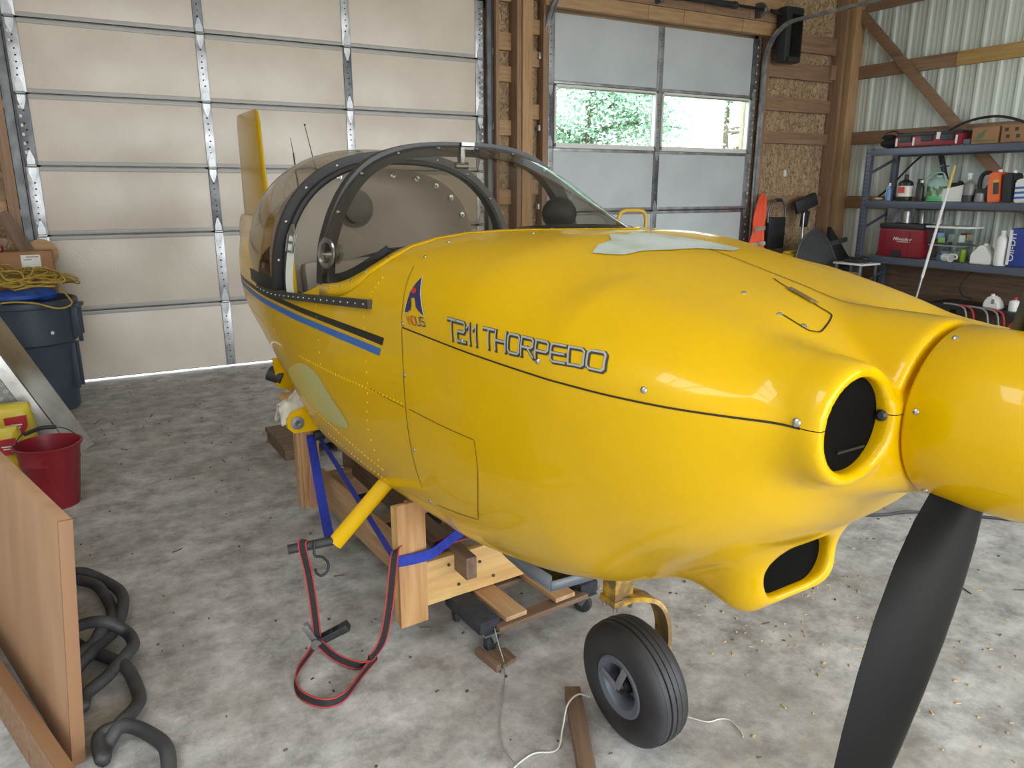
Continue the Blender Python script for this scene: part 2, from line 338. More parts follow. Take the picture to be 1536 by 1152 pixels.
# ------------------------------------------------------------------ setting: overhead doors
def hinge_mesh():
    s = MB(); p = lambda pts: s.prism([(x, 0, z) for x, z in pts], (0, -.005, 0))
    p([(-.027, .012), (.027, .012), (.027, .05), (.006, .115), (-.006, .115), (-.027, .05)])
    p([(-.027, -.012), (.027, -.012), (.027, -.05), (.006, -.115), (-.006, -.115), (-.027, -.05)])
    s.cyl((-.033, -.012, 0), (.033, -.012, 0), .011, n=10); return s
HM = None
def overhead_door(name, label, stiles, zs, skin, win=None):
    global HM
    d = struct(empty(name), label, 'garage door'); y = WY
    for i in range(len(zs)-1):
        z0, z1 = zs[i], zs[i+1]
        for j in range(len(stiles)-1):
            x0, x1 = stiles[j][1], stiles[j+1][0]
            if win == i:
                fr = MB(); t = .022
                for c, sz in (((x0+x1)/2, y, z0+.02), (x1-x0, .05, .05)), (((x0+x1)/2, y, z1-.012), (x1-x0, .05, .024)), ((x0+t/2, y, (z0+z1)/2), (t, .05, z1-z0)), ((x1-t/2, y, (z0+z1)/2), (t, .05, z1-z0)): fr.box(c, sz, bev=.004)
                f = fr.build('window_frame', 'white_plastic', d, 30)
                MB().box(((x0+x1)/2, y+.012, (z0+z1)/2), (x1-x0-.03, .004, z1-z0-.03)).build('pane', 'clear_glass', f, 0)
            else:
                MB().box(((x0+x1)/2, y+.02, (z0+z1)/2), (x1-x0, .04, z1-z0-.012), bev=.003).build('panel', skin, d, 30)
        if i > 0:
            for j in range(len(stiles)-1):
                x0, x1 = stiles[j][1], stiles[j+1][0]; r = MB()
                for dz in (-.022, .022): r.box(((x0+x1)/2, y+.006, z0+dz), (x1-x0, .03, .032), bev=.005)
                r.build('rail', 'door_rail' if skin == 'door_skin' else 'galvanised', d, 30)
    for z in zs[1:-1]:
        MB().box(((stiles[0][0]+stiles[-1][1])/2, y+.05, z), (stiles[-1][1]-stiles[0][0], .03, .05)).build('light_stop_strip', 'galvanised_dark', d, 0)  # added strip behind each joint, blocks daylight leaking between sections
    for x0, x1 in stiles: MB().box(((x0+x1)/2, y+.05, (zs[0]+zs[-1])/2), (x1-x0+.03, .03, zs[-1]-zs[0])).build('stile_backing', 'galvanised_dark', d, 0)
    for j, (x0, x1) in enumerate(stiles):
        end = j in (0, len(stiles)-1)
        for i in range(len(zs)-1):
            z0, z1 = zs[i], zs[i+1]
            st = MB().box(((x0+x1)/2, y+.008, (z0+z1)/2), (x1-x0, .036, z1-z0-.014), bev=.003).build('stile', 'galvanised' if (i+j) % 3 else 'galvanised_dark', d, 30)
            h = MB()
            for k in range(9): h.cyl(((x0+x1)/2+rb.uniform(-.012, .012), y-.008, z0+.08+k*(z1-z0-.16)/8), ((x0+x1)/2, y-.013, z0+.08+k*(z1-z0-.16)/8), .006, n=6)
            if (z1-z0) > .1: stuff(h.build('bolt', 'dark_steel', st, 0))
            if end:
                h = MB(); sx = x0+.022 if j == 0 else x1-.022
                for k in range(6): h.box((sx, y-.0105, z0+.1+k*(z1-z0-.2)/5), (.016, .003, .022))
                stuff(h.build('slot', 'white_plastic', st, 0))
        for z in zs[1:-1]:
            if HM is None: HM = hinge_mesh().build('hinge', 'galvanised', d, 30); o = HM
            else: o = copy1(HM, d)
            o.location = ((x0+x1)/2, y-.011, z)
    return d
zs1 = [.022, .608, 1.222, 1.755, 2.287, 2.822, 3.355]
d1 = overhead_door('door_1', 'large beige sectional garage door behind the aircraft tail', [(-.34, -.253), (.985, 1.06), (2.225, 2.30), (3.56, 3.65)], zs1, 'door_skin')
zs2 = [.015, .67, 1.335, 2.014, 2.65, 3.34]
d2 = overhead_door('door_2', 'small grey sectional garage door with two windows', [(4.385, 4.48), (5.855, 5.935), (7.32, 7.42)], zs2, 'door_skin_grey', 3)
for x in (-.40, 3.71, 4.33, 7.49): plank((x, WY+.09, 0), (x, WY+.09, 4.3), .16, .03, 'old_pine_z', (0,1,0), 'stop_board')
for x0, x1 in ((-.4, 3.75), (4.3, 7.5)): plank((x0, WY+.09, 3.42), (x1, WY+.09, 3.42), .03, .22, 'old_pine_x', name='stop_board')
# weather lip, tracks
MB().box((1.65, WY+.03, .03), (3.98, .05, .016), bev=.003).build('bottom_lip', 'galvanised_dark', d1, 0)
for d, x, curve in ((d1, -.385, 0), (d1, 3.69, 0), (d2, 4.345, 1), (d2, 7.47, 1)):
    P = [(x, WY-.06, .05), (x, WY-.06, 3.05)] if curve else [(x, WY-.05, .05), (x, WY-.05, 4.2)]
    if curve:
        for k in range(1, 13): a = pi/2*k/12; P.append((x, WY-.06-.42*(1-cos(a)), 3.05+.42*sin(a)))
        P.append((x, 3.0, 3.50))
    s = MB(); s.ribbon(P, .055, .004, (1, 0, 0) if not curve else (1, 0, 0))
    s.ribbon([Vector(p)+Vector((-.026, .0, 0)) for p in P], .03, .004, (0, .6, .6) if curve else (0, 1, 0))
    s.ribbon([Vector(p)+Vector((.026, .0, 0)) for p in P], .03, .004, (0, .6, .6) if curve else (0, 1, 0))
    s.build('track', 'galvanised' if curve else 'galvanised_dark', d, 30)
    for z in (.5, 1.4, 2.2, 2.9): MB().box((x+(-.05 if x < 1 or x == 4.345 else .05), WY-.02, z), (.05, .05, .06), bev=.004).build('track_bracket', 'galvanised', d, 30)
# torsion shaft over the small door
MB().cyl((4.6, 6.86, 3.60), (7.25, 6.86, 3.60), .014, n=10).build('torsion_shaft', 'dark_steel', d2, 30)
s = MB(); s.lathe([(.03, 0), (.033, .01), (.033, .93), (.04, .94), (.04, .97), (.03, .98)], (5.80, 6.86, 3.60), (1, 0, 0), 16); s.build('torsion_spring', 'black_rubber', d2, 30)
for x in (5.7, 7.2): MB().box((x, 6.92, 3.60), (.05, .12, .16), bev=.01).build('bearing_plate', 'galvanised_dark', d2, 30)
s = MB(); s.lathe([(.02, -.02), (.05, -.02), (.06, 0), (.05, .02), (.02, .02)], (7.2, 6.86, 3.60), (1,0,0), 18); s.build('cable_drum', 'galvanised_dark', d2, 30)
# wall-mounted door opener
op = tag(empty('door_opener', (7.66, 6.85, 3.05)), 'black wall-mounted garage door opener beside the small door track', 'door opener')
MB().box((0, 0, .31), (.30, .16, .62), bev=.04).build('housing', 'black_plastic', op)
MB().box((.02, -.085, .30), (.16, .02, .46), bev=.008).build('cover', 'black_gloss', op)
MB().box((0, -.085, .03), (.2, .05, .05), bev=.01).build('lamp_strip', 'black_plastic', op)
MB().cyl((-.15, 0, .52), (-.34, 0, .55), .02, n=12).build('drive_shaft', 'dark_steel', op)

# ------------------------------------------------------------------ outdoors seen through the windows
g = struct(MB().box((4, 22, -.08), (80, 30, .06)).build('ground_back', 'grass', None, 0), 'grass outside the garage', 'ground')
g = struct(MB().box((4, -24, -.1), (80, 40.6, .06)).build('ground_front', 'gravel', None, 0), 'pale gravel yard outside the open doorway', 'ground')
pp = tag(MB().beam((7.66, 7.45, -.05), (7.66, 7.45, 3.6), .09, .09, (0,1,0)).build('porch_post', 'new_pine_z', None, 30), 'pale timber post outside the right window pane', 'post')
def tree(name, label, x, y, h, r, nleaf, seed, branchy):
    t = tag(empty(name, (x, y, -.05)), label, 'tree', 'trees outside the window'); q = random.Random(seed)
    s = MB(); s.tube(smooth_path([(0,0,0), (.1,.05,h*.3), (-.05,0,h*.6), (0,.1,h*.85)], 5), [.16-.13*k/15 for k in range(16)], 8); s.build('trunk', 'bark', t)
    tips = []; s = MB()
    for k in range(14):
        a = q.uniform(0, 2*pi); z = h*q.uniform(.25, .8); L = r*q.uniform(.6, 1.0); e = Vector((L*cos(a), L*sin(a), z+L*q.uniform(-.1, .35)))
        P = smooth_path([(0, 0, z), e*.5+Vector((0, 0, z*.5+.15)), e], 4); s.tube(P, [.05-.04*i/(len(P)-1) for i in range(len(P))], 6); tips.append(P)
    s.build('branch', 'bark', t)
    s = MB(); bm = s.bm
    for k in range(nleaf):
        P = q.choice(tips); p = P[q.randrange(2, len(P))]+Vector((q.gauss(0, .28*branchy), q.gauss(0, .28*branchy), q.gauss(0, .24*branchy))); L = q.uniform(.05, .11)
        d = Vector((q.gauss(0,1), q.gauss(0,1), q.gauss(0,1))).normalized(); e = d.orthogonal().normalized()*L*.4
        bm.faces.new([bm.verts.new(p), bm.verts.new(p+d*L*.5+e), bm.verts.new(p+d*L), bm.verts.new(p+d*L*.5-e)])
    stuff(s.build('foliage', 'leaf', t, 0)); return t
tree('garden_tree', 'dense leafy tree filling the view of the left door window', 10.2, 14.6, 5.2, 2.6, 26000, 1, 1.3)
tree('garden_tree', 'second leafy tree behind the left door window view', 8.2, 17.6, 6.0, 2.4, 14000, 2, 1.3)
tree('garden_tree', 'thin branching tree seen in the right door window', 15.0, 15.2, 5.0, 2.6, 5200, 5, 1.15)
# ------------------------------------------------------------------ the aircraft: skin as an implicit surface
# frame: u forward from the nose wheel, v to starboard, w up
def pchip(xs,ys):
    xs=np.array(xs,float);ys=np.array(ys,float);h=np.diff(xs);d=np.diff(ys)/h
    m=np.zeros_like(ys)
    for i in range(1,len(xs)-1):
        if d[i-1]*d[i]>0:
            w1=2*h[i]+h[i-1];w2=h[i]+2*h[i-1];m[i]=(w1+w2)/(w1/d[i-1]+w2/d[i])
    m[0]=d[0];m[-1]=d[-1]
    def fn(x):
        x=np.clip(x,xs[0],xs[-1]);i=np.clip(np.searchsorted(xs,x)-1,0,len(xs)-2)
        t=(x-xs[i])/h[i];t2=t*t;t3=t2*t
        return (2*t3-3*t2+1)*ys[i]+(t3-2*t2+t)*h[i]*m[i]+(-2*t3+3*t2)*ys[i+1]+(t3-t2)*h[i]*m[i+1]
    return fn
# u, half width, top, bottom, n_top, n_bot , centre
ST=[(-4.70,.035,1.40,1.02,2.2,2.2,1.23),
    (-3.95,.18,1.42,.95,2.4,2.6,1.23),
    (-3.20,.355,1.44,.87,2.6,3.0,1.23),
    (-2.40,.51,1.44,.78,2.6,3.0,1.22),
    (-1.75,.55,1.44,.64,2.6,3.6,1.21),
    (-1.42,.547,1.44,.535,2.7,4.2,1.21),
    (-1.10,.54,1.445,.52,2.8,4.0,1.21),
    (-.46,.525,1.480,.515,2.9,3.2,1.21),
    (-.15,.527,1.482,.555,2.65,2.8,1.22),
    (.10,.518,1.452,.63,2.25,2.6,1.23),
    (.30,.495,1.412,.765,2.2,2.5,1.235),
    (.45,.455,1.376,.86,2.1,2.4,1.235),
    (.56,.40,1.335,.95,2.0,2.2,1.23),
    (.64,.33,1.298,1.04,2.0,2.0,1.22),
    (.70,.20,1.27,1.07,2.0,2.0,1.215)]
_c=[pchip([s[0] for s in ST],[s[k] for s in ST]) for k in range(1,7)]
def body(u,v,w):
    a,zt,zb,nt,nb,c=[k(u) for k in _c]
    dw=w-c; up=dw>0
    x=np.abs(v)/a; y=np.abs(dw)/np.where(up,zt-c,c-zb); n=np.where(up,nt,nb)
    r=np.maximum((x**n+y**n)**(1/n),1e-6); rho=np.sqrt(v*v+dw*dw)
    return rho*(1-1/r)
def smin(a,b,k):
    h=np.clip(.5+.5*(b-a)/k,0,1);return b+(a-b)*h-k*h*(1-h)
def smax(a,b,k): return -smin(-a,-b,k)
def cone(u,v,w,p0,r0,p1,r1):
    # round cone approx: capsule with varying radius
    p0=np.array(p0);d=np.array(p1)-p0;L=d@d
    t=np.clip(((u-p0[0])*d[0]+(v-p0[1])*d[1]+(w-p0[2])*d[2])/L,0,1)
    return np.sqrt((u-p0[0]-t*d[0])**2+(v-p0[1]-t*d[1])**2+(w-p0[2]-t*d[2])**2)-(r0+t*(r1-r0))
def cyl(u,v,w,v0,w0,r,ua,ub):
    q=np.sqrt((v-v0)**2+(w-w0)**2)-r; k=np.abs(u-(ua+ub)/2)-(ub-ua)/2
    return np.minimum(np.maximum(q,k),0)+np.sqrt(np.maximum(q,0)**2+np.maximum(k,0)**2)
def cowl(u,v,w):
    f=body(u,v,w)
    av=np.sqrt(v*v+1e-5)
    # cheeks: tube running aft from each inlet
    ch=cone(u,av,w,(.625,.25,1.22),.099,(.2,.31,1.215),.175)
    chf=cyl(u,av,w,.247,1.22,.101,.45,.705)
    f=smin(f,ch,.04)
    f=smin(f,chf,.03)
    # ring behind the spinner
    f=smin(f,cyl(u,v,w,0,1.213,.158,.2,.70),.014)
    # chin scoop
    sc=cone(u,v*.72,w,(.37,0,.765),.075,(.0,0,.70),.05)
    sc2=scoopbox(u,v,w)
    f=smin(f,sc2,.07)
    # flat front
    f=smax(f,u-.705,.03)
    # inlet holes
    f=smax(f,-cyl(u,av,w,.247,1.22,.079,.56,.9),.014)
    f=smax(f,-scoophole(u,v,w),.02)
    return f
def rbox(u,v,w,c,h,r):
    qx=np.abs(u-c[0])-h[0]+r;qy=np.abs(v-c[1])-h[1]+r;qz=np.abs(w-c[2])-h[2]+r
    return np.sqrt(np.maximum(qx,0)**2+np.maximum(qy,0)**2+np.maximum(qz,0)**2)+np.minimum(np.maximum(qx,np.maximum(qy,qz)),0)-r
def scoopbox(u,v,w):
    # box whose floor slopes up going aft, width narrows
    t=np.clip((.44-u)/.5,0,1)
    wf=.80+0*t; s=1-.45*t
    return rbox(u,v/s,w+0.0*t,(.2,0,.80-.0),(.245,.17,.115),.075)
def scoophole(u,v,w):
    return rbox(u,v,w,(.5,0,.79),(.16,.105,.062),.06)
def surface_nets(fn, lo, hi, h):
    ax = [np.arange(a, b+h*.5, h) for a, b in zip(lo, hi)]
    G = np.meshgrid(*ax, indexing='ij'); val = fn(*G); ins = val < 0
    c = sum(ins[i:ins.shape[0]-1+i, j:ins.shape[1]-1+j, k:ins.shape[2]-1+k].astype(np.int8) for i in (0,1) for j in (0,1) for k in (0,1))
    act = (c > 0) & (c < 8); idx = -np.ones(act.shape, int); n = int(act.sum()); idx[act] = np.arange(n)
    I = np.argwhere(act); P = np.array(lo)+(I+.5)*h
    for it in range(6):
        f = fn(P[:,0], P[:,1], P[:,2]); e = 1e-4
        g = np.stack([(fn(P[:,0]+e*(k == 0), P[:,1]+e*(k == 1), P[:,2]+e*(k == 2))-f)/e for k in range(3)], 1)
        st = -f[:,None]*g/np.maximum((g*g).sum(1), .05)[:,None]; L = np.linalg.norm(st, axis=1, keepdims=True)
        P = P+st*np.minimum(1, h*.6/np.maximum(L, 1e-9))
    quads = []
    for a in range(3):
        b, d = (a+1) % 3, (a+2) % 3
        s0 = [slice(None)]*3; s1 = [slice(None)]*3; s0[a] = slice(0, -1); s1[a] = slice(1, None)
        cr = ins[tuple(s0)] != ins[tuple(s1)]; E = np.argwhere(cr)
        ok = (E[:,b] > 0) & (E[:,d] > 0) & (E[:,b] < val.shape[b]-1) & (E[:,d] < val.shape[d]-1); E = E[ok]
        fl = ins[tuple(s0)][tuple(E.T)]
        def cell(db, dd): q = E.copy(); q[:,b] += db; q[:,d] += dd; return idx[tuple(q.T)]
        Q = np.stack([cell(-1,-1), cell(0,-1), cell(0,0), cell(-1,0)], 1); Q[~fl] = Q[~fl][:, ::-1]; quads.append(Q)
    Q = np.vstack(quads); Q = Q[(Q >= 0).all(1)]
    return P, Q
def solve(fn_of_t, lo, hi, n):          # outermost root, scanning from hi inwards
    a = np.full(n, hi); b = np.full(n, hi); done = np.zeros(n, bool)
    for t in np.linspace(hi, lo, 160):
        f = fn_of_t(np.full(n, t)); new = (~done) & (f < 0); b[new] = t; done |= new; a[~done] = t
    for _ in range(24):
        m = (a+b)/2; f = fn_of_t(m); a = np.where(f < 0, a, m); b = np.where(f < 0, m, b)
    return (a+b)/2
def grad(u, v, w):
    e = 1e-3; f = cowl(u, v, w); g = np.stack([cowl(u+e, v, w)-f, cowl(u, v+e, w)-f, cowl(u, v, w+e)-f], -1); return g/np.linalg.norm(g, axis=-1, keepdims=True)
def side_pts(uw, off=0.0):              # starboard skin points for (u, w)
    uw = np.array(uw, float); u, w = uw[:,0], uw[:,1]; v = solve(lambda t: cowl(u, t, w), .0, .75, len(u))
    P = np.stack([u, v, w], 1)+off*grad(u, v, w); return [Vector((p[0], -p[1], p[2])) for p in P]
def top_pts(uv, off=0.0):
    uv = np.array(uv, float); u, v = uv[:,0], uv[:,1]; w = solve(lambda t: cowl(u, v, t), 1.1, 1.75, len(u))
    P = np.stack([u, v, w], 1)+off*grad(u, v, w); return [Vector((p[0], -p[1], p[2])) for p in P]
def Lc(u, v, w): return Vector((u, -v, w))

AC = tag(empty('light_aircraft', (1.247, 1.417, 0), radians(-87.8)), 'yellow wingless two-seat light aircraft with smoked canopy and black propeller', 'aircraft')
P, Q = surface_nets(cowl, (-.50, -.60, .44), (.735, .60, 1.56), .0085)
def cowl_part(upper):
    bm = bmesh.new(); vs = [bm.verts.new((p[0], -p[1], p[2])) for p in P]
    for q in Q:
        try: bm.faces.new([vs[i] for i in q])
        except ValueError: pass
    geo = lambda: bm.verts[:]+bm.edges[:]+bm.faces[:]
    bmesh.ops.bisect_plane(bm, geom=geo(), plane_co=(-.46, 0, 0), plane_no=(1, 0, 0), clear_inner=True)
    bmesh.ops.bisect_plane(bm, geom=geo(), plane_co=(0, 0, 1.228+(.0008 if upper else -.0008)), plane_no=(0, 0, 1), clear_inner=upper, clear_outer=not upper)
    bmesh.ops.recalc_face_normals(bm, faces=bm.faces[:])
    me = bpy.data.meshes.new('cowl_shell'); bm.to_mesh(me); bm.free(); return me
cu = link('cowl_shell', cowl_part(True), 'yellow_paint', AC, 60); cu['label'] = 'glossy yellow cowl lid with lettering'
cl = link('cowl_shell', cowl_part(False), 'yellow_paint', AC, 60); cl['label'] = 'glossy yellow lower cowl with chin scoop'

# fuselage aft of the firewall: open-topped shell, then closed tail cone
def section(u, edge_v=None, edge_w=None, n=72):
    a, zt, zb, nt, nb, c = [float(k(u)) for k in _c]
    def r(ph):
        C_, S_ = abs(cos(ph)), abs(sin(ph)); up = sin(ph) >= 0; h = (zt-c) if up else (c-zb); m = nt if up else nb
        return ((C_/a)**m+(S_/h)**m)**(-1/m)
    pe = pi/2
    if edge_v is not None:
        lo, hi = 0, pi/2
        for _ in range(40):
            m = (lo+hi)/2
            if r(m)*cos(m) > edge_v: lo = m
            else: hi = m
        pe = lo
    if edge_w is not None:
        lo, hi = -pi/4, pi/2
        for _ in range(40):
            m = (lo+hi)/2
            if c+r(m)*sin(m) < edge_w: lo = m
            else: hi = m
        pe = lo
    return [Lc(u, r(p)*cos(p), c+r(p)*sin(p)) for p in [pe-(2*pe+pi)*k/n for k in range(n+1)]]
WS = [(-1.12,.534,1.275),(-1.03,.532,1.284),(-.943,.526,1.297),(-.865,.515,1.317),(-.80,.50,1.342),(-.752,.48,1.367),(-.715,.44,1.402),(-.69,.39,1.425),(-.645,.33,1.447),(-.57,.27,1.464),(-.47,.215,1.474),(-.37,.155,1.480),(-.275,.085,1.483),(-.215,.03,1.483),(-.20,0,1.483)]
def edge_v(u): return float(np.interp(u, [p[0] for p in WS], [p[1] for p in WS]))
s = MB(); rows = []
for u in np.concatenate([np.linspace(-.46, -1.12, 34), np.linspace(-1.125, -1.96, 24)]):
    rows.append(section(u, edge_v=edge_v(u)) if u > -1.121 else section(u, edge_w=1.274-.095*min(1, (-1.12-u)/.4)**.8))
s.grid(rows); fu = s.build('fuselage_shell', 'yellow_paint', AC, 50)
s = MB(); rows = [section(u) for u in np.linspace(-1.96, -4.68, 50)]; V = s.grid(rows)
s.build('tail_cone', 'yellow_paint', AC, 50)
# bulkheads, cockpit lining
def plate(u, sc=.985, top=None, name='bulkhead', m='grey_vinyl', t=.012, parent=AC):
    pts = section(u, n=40); c = Vector((u, 0, 1.2)); pts = [c+(p-c)*sc for p in pts[:-1]]
    return MB().prism(pts, (t, 0, 0)).build(name, m, parent, 30)
plate(-.50, .97, name='firewall', m='dark_steel')
arch = [(.50,1.20),(.495,1.33),(.46,1.46),(.39,1.565),(.29,1.63),(.16,1.665),(0,1.675)]
arch2 = [(v, w) for v, w in arch]+[(-v, w) for v, w in arch[-2::-1]]
sp = smooth_path([(0, v, w) for v, w in arch2], 6)
bk = MB().prism([Lc(-1.93, .42, .75)]+[Lc(-1.93, p.y, p.z) for p in sp]+[Lc(-1.93, -.42, .75)], (.01, 0, 0)).build('seat_bulkhead', 'grey_vinyl', AC, 30)
for k in range(4, len(sp)-4, 5):
    p = sp[k]; MB().lathe([(.013, 0), (.013, .004), (.006, .005), (.006, .0)], Lc(-1.918, p.y*.95, 1.2+(p.z-1.2)*.94), (1, 0, 0), 12).build('grommet', 'screw_steel', bk, 30)
MB().lathe([(.085, 0), (.085, .008), (.062, .01), (.062, .05), (.05, .055), (0, .055)], Lc(-1.919, .11, 1.50), (1, 0, 0), 26).build('speaker_port', mat('port_grey', lin(110, 105, 98), .5), bk, 30)
MB().box(Lc(-1.5, 0, .78), (.8, .86, .02)).build('cockpit_floor', 'grey_vinyl', AC, 0)
for y in (-.23, .23):
    st = MB().box(Lc(-1.66, y, 1.05), (.10, .40, .5), Matrix.Rotation(radians(-14), 4, 'Y'), .04).build('seat_back', 'grey_vinyl', AC)
MB().prism([Lc(-.93, .46, .80), Lc(-.93, .47, 1.32), Lc(-.93, .36, 1.40), Lc(-.93, -.36, 1.40), Lc(-.93, -.47, 1.32), Lc(-.93, -.46, .80)], (.03, 0, 0)).build('instrument_panel', 'black_plastic', AC, 30)
s = MB(); s.grid([[p for p in top_pts([(u, v*edge_v(u)*.93) for v in np.linspace(-1, 1, 15)], .004)] for u in np.linspace(-.30, -.455, 6)]); s.build('glareshield', 'black_plastic', AC)
s = MB(); rows = []
for u in np.linspace(-.46, -1.0, 8):
    e = min(edge_v(u)*.96, .46); rows.append([Lc(u, v*e, 1.475-.05*v*v-.06*max(0, (-.46-u)/.54)) for v in np.linspace(-1, 1, 13)])
s.grid(rows); s.build('glareshield', 'black_plastic', AC)
MB().ball(Lc(-.83, -.24, 1.50), .062, 16, (1, 1, .95)).cyl(Lc(-.83, -.24, 1.40), Lc(-.83, -.24, 1.47), .05, .045, 14).build('compass', 'black_rubber', AC)
# port-side interior: black arm rest under the far sill
for sg in (-1, 1): MB().box(Lc(-1.35, sg*.47, 1.13), (.8, .05, .10), bev=.01).build('side_panel', 'yellow_paint' if sg < 0 else 'black_plastic', AC)
# yellow door-post strip inside the gap
MB().beam(Lc(-1.60, .50, 1.17), Lc(-1.72, .475, 1.42), .05, .03, (0,1,0)).build('roll_post', 'yellow_paint', AC, 30)

# ---- windshield
bow = [(.534,1.275),(.528,1.34),(.521,1.40),(.50,1.465),(.474,1.527),(.43,1.598),(.374,1.656),(.315,1.692),(.252,1.714),(.19,1.728),(.126,1.735),(.06,1.738),(0,1.738)]
def resample(P, n):
    P = [Vector(p) for p in smooth_path(P, 6)]; d = [0]
    for a, b in zip(P, P[1:]): d.append(d[-1]+(b-a).length)
    out = []
    for k in range(n+1):
        t = d[-1]*k/n; i = max(j for j in range(len(d)) if d[j] <= t+1e-9); i = min(i, len(P)-2); f = (t-d[i])/max(d[i+1]-d[i], 1e-9); out.append(P[i].lerp(P[i+1], min(1, f)))
    return out
def mirror(P): return P+[Vector((p.x, -p.y, p.z)) for p in P[-2::-1]]
base = mirror(resample([Lc(*p) for p in WS], 26)); top = mirror(resample([Lc(-1.12, v, w) for v, w in bow], 26))
rows = []; nM = 12
for k in range(nM+1):
    t = k/nM; row = []
    for b, a in zip(base, top):
        q = b.lerp(a, t); bul = .022*sin(pi*t)*min(1, (b-a).length/.3); nrm = Vector((.3, q.y*1.2, .35)).normalized(); row.append(q+nrm*bul)
    rows.append(row)
s = MB(); s.grid(rows); ws = s.build('windshield', 'smoked_glass', AC, 80); ws['label'] = 'smoked curved windshield glazing'
rad = lambda p: Vector((0, p.y, (p.z-1.25)*1.05+.02)).normalized()
wb_ = MB(); wb_.ribbon([p-rad(p)*.018 for p in top], .048, .05, [rad(p) for p in top]); wb_.build('bow_frame', 'black_frame', ws, 40)
screw_me = MB().lathe([(0, .004), (.004, .0035), (.0065, .001), (.0065, -.002)], n=10).build('screw', 'screw_steel', ws, 40).data
first_screw = [o for o in bpy.data.objects if o.data == screw_me][0]; bpy.data.objects.remove(first_screw)
def screw(p, n, parent, sc=1.0):
    o = bpy.data.objects.new('screw', screw_me); COL.objects.link(o); o.parent = parent; o.location = p
    o.rotation_mode = 'QUATERNION'; o.rotation_quaternion = Vector(n).to_track_quat('Z', 'Y'); o.scale = (sc,)*3; return o
for k in range(3, len(top)-3, 5): p = top[k]; n = Vector((1, 0, 0)); screw(p-rad(p)*.015+n*.026, n, ws, 1.1)
# black band put in for interior shade, yellow retaining strip outside with screws
for pts in (base[:11], base[-11:]): s = MB(); s.ribbon([p+Vector((-.006, -p.y*.012, .014)) for p in pts], .03, .003, (0, 0, 1)); s.build('interior_shade_band', 'black_frame', ws, 40)
scr = [(-1.023,1.272),(-.93,1.287),(-.852,1.31),(-.777,1.345)]
for p, q in zip(side_pts(scr, .0), scr): screw(p, grad(np.array([p.x]), np.array([-p.y]), np.array([p.z]))[0]*[1,-1,1], ws, .95)
tv = [(-.70,.455),(-.672,.385),(-.60,.31),(-.505,.25),(-.41,.195),(-.325,.135),(-.25,.078),(-.19,.03)]
for p in top_pts(tv+[(u, -v) for u, v in tv]): screw(p, grad(np.array([p.x]), np.array([-p.y]), np.array([p.z]))[0]*[1,-1,1], ws, .95)
# retaining strip: skin-hugging yellow band just below the glass
rows = []
us = [p for p in WS]
for i, (u, v, w) in enumerate(us):
    d = Vector((.9 if v < .45 else .25, .45*(v/.53), 0)); e = .055
    if v > .49: A = side_pts([(u, w), (u+.004, w-.02), (u+.006, w-.043)], .0022)
    else: A = top_pts([(u, v), (u+d.x*e*.5, v+d.y*e*.5), (u+d.x*e, v+d.y*e)], .0022)
    rows.append(A)
s = MB(); s.grid(rows); s.grid([[Vector((p.x, -p.y, p.z)) for p in r] for r in rows]); o = s.build('glazing_strip', 'yellow_paint', ws, 60)
md = o.modifiers.new('thickness', 'SOLIDIFY'); md.thickness = .0015
# fresh-air vent ring in the starboard pane
c = Lc(-1.0, .535, 1.385); s = MB(); s.lathe([(.034, -.03), (.036, 0), (.046, .006), (.05, .012), (.046, .016), (.033, .014), (.031, -.02)], c, (.25, -1, .1), 26, False, False); s.build('vent_ring', 'clear_plastic', ws, 40)
MB().box(Lc(-1.10, 0.0, 1.70), (.03, .02, .06), bev=.005).cyl(Lc(-1.10, -.025, 1.665), Lc(-1.10, .025, 1.665), .012, n=10).build('latch', 'steel', ws)
MB().box(Lc(-1.086, -.02, 1.738), (.006, .05, .012)).build('placard', 'white_plastic', ws, 0)

# ---- sliding canopy
CS = [(-1.68,.545,1.73),(-1.9,.548,1.752),(-2.1,.535,1.757),(-2.3,.505,1.738),(-2.5,.462,1.70),(-2.7,.405,1.635),(-2.85,.345,1.572),(-3.0,.265,1.485),(-3.1,.195,1.405),(-3.18,.10,1.32),(-3.205,.02,1.25)]
def can_sec(u, a, zt, n=40, zb=1.19):
    out = []
    for k in range(n+1):
        ph = pi*k/n; C_, S_ = cos(ph), sin(ph); m = 2.4; h = zt-zb; r = ((abs(C_)/a)**m+(abs(S_)/h)**m)**(-1/m); out.append(Lc(u, r*C_, zb+r*S_))
    return out
cs = [Vector(c) for c in CS]; dense = smooth_path(CS, 4)
s = MB(); s.grid([can_sec(*c) for c in dense]); cn = s.build('canopy', 'smoked_canopy', AC, 80); cn['label'] = 'smoked sliding bubble canopy pushed aft'
h0 = can_sec(*CS[0], n=56); out = lambda p: Vector((0, p.y, p.z-1.2)).normalized()
MB().ribbon([p-out(p)*.016 for p in h0], .046, .04, [out(p) for p in h0]).build('hoop_frame', 'black_frame', cn, 40)
MB().tube([p*1+Vector((.035, 0, 0))-out(p)*.038 for p in h0], .012, 8).build('hoop_seal', 'black_rubber', cn, 60)
for k in range(4, 54, 5): p = h0[k]; screw(p-out(p)*.012+Vector((.021, 0, 0)), (1, 0, 0), cn, 1.0)
for sg in (-1, 1):
    pth = [Vector((c.x, sg*c.y, 1.192)) for c in [Vector(d) for d in dense] if c.x > -2.45]
    MB().ribbon([p+Vector((0, 0, .02)) for p in pth], .05, .008, (0, 0, 1)).build('canopy_rail', 'black_frame', cn, 40)
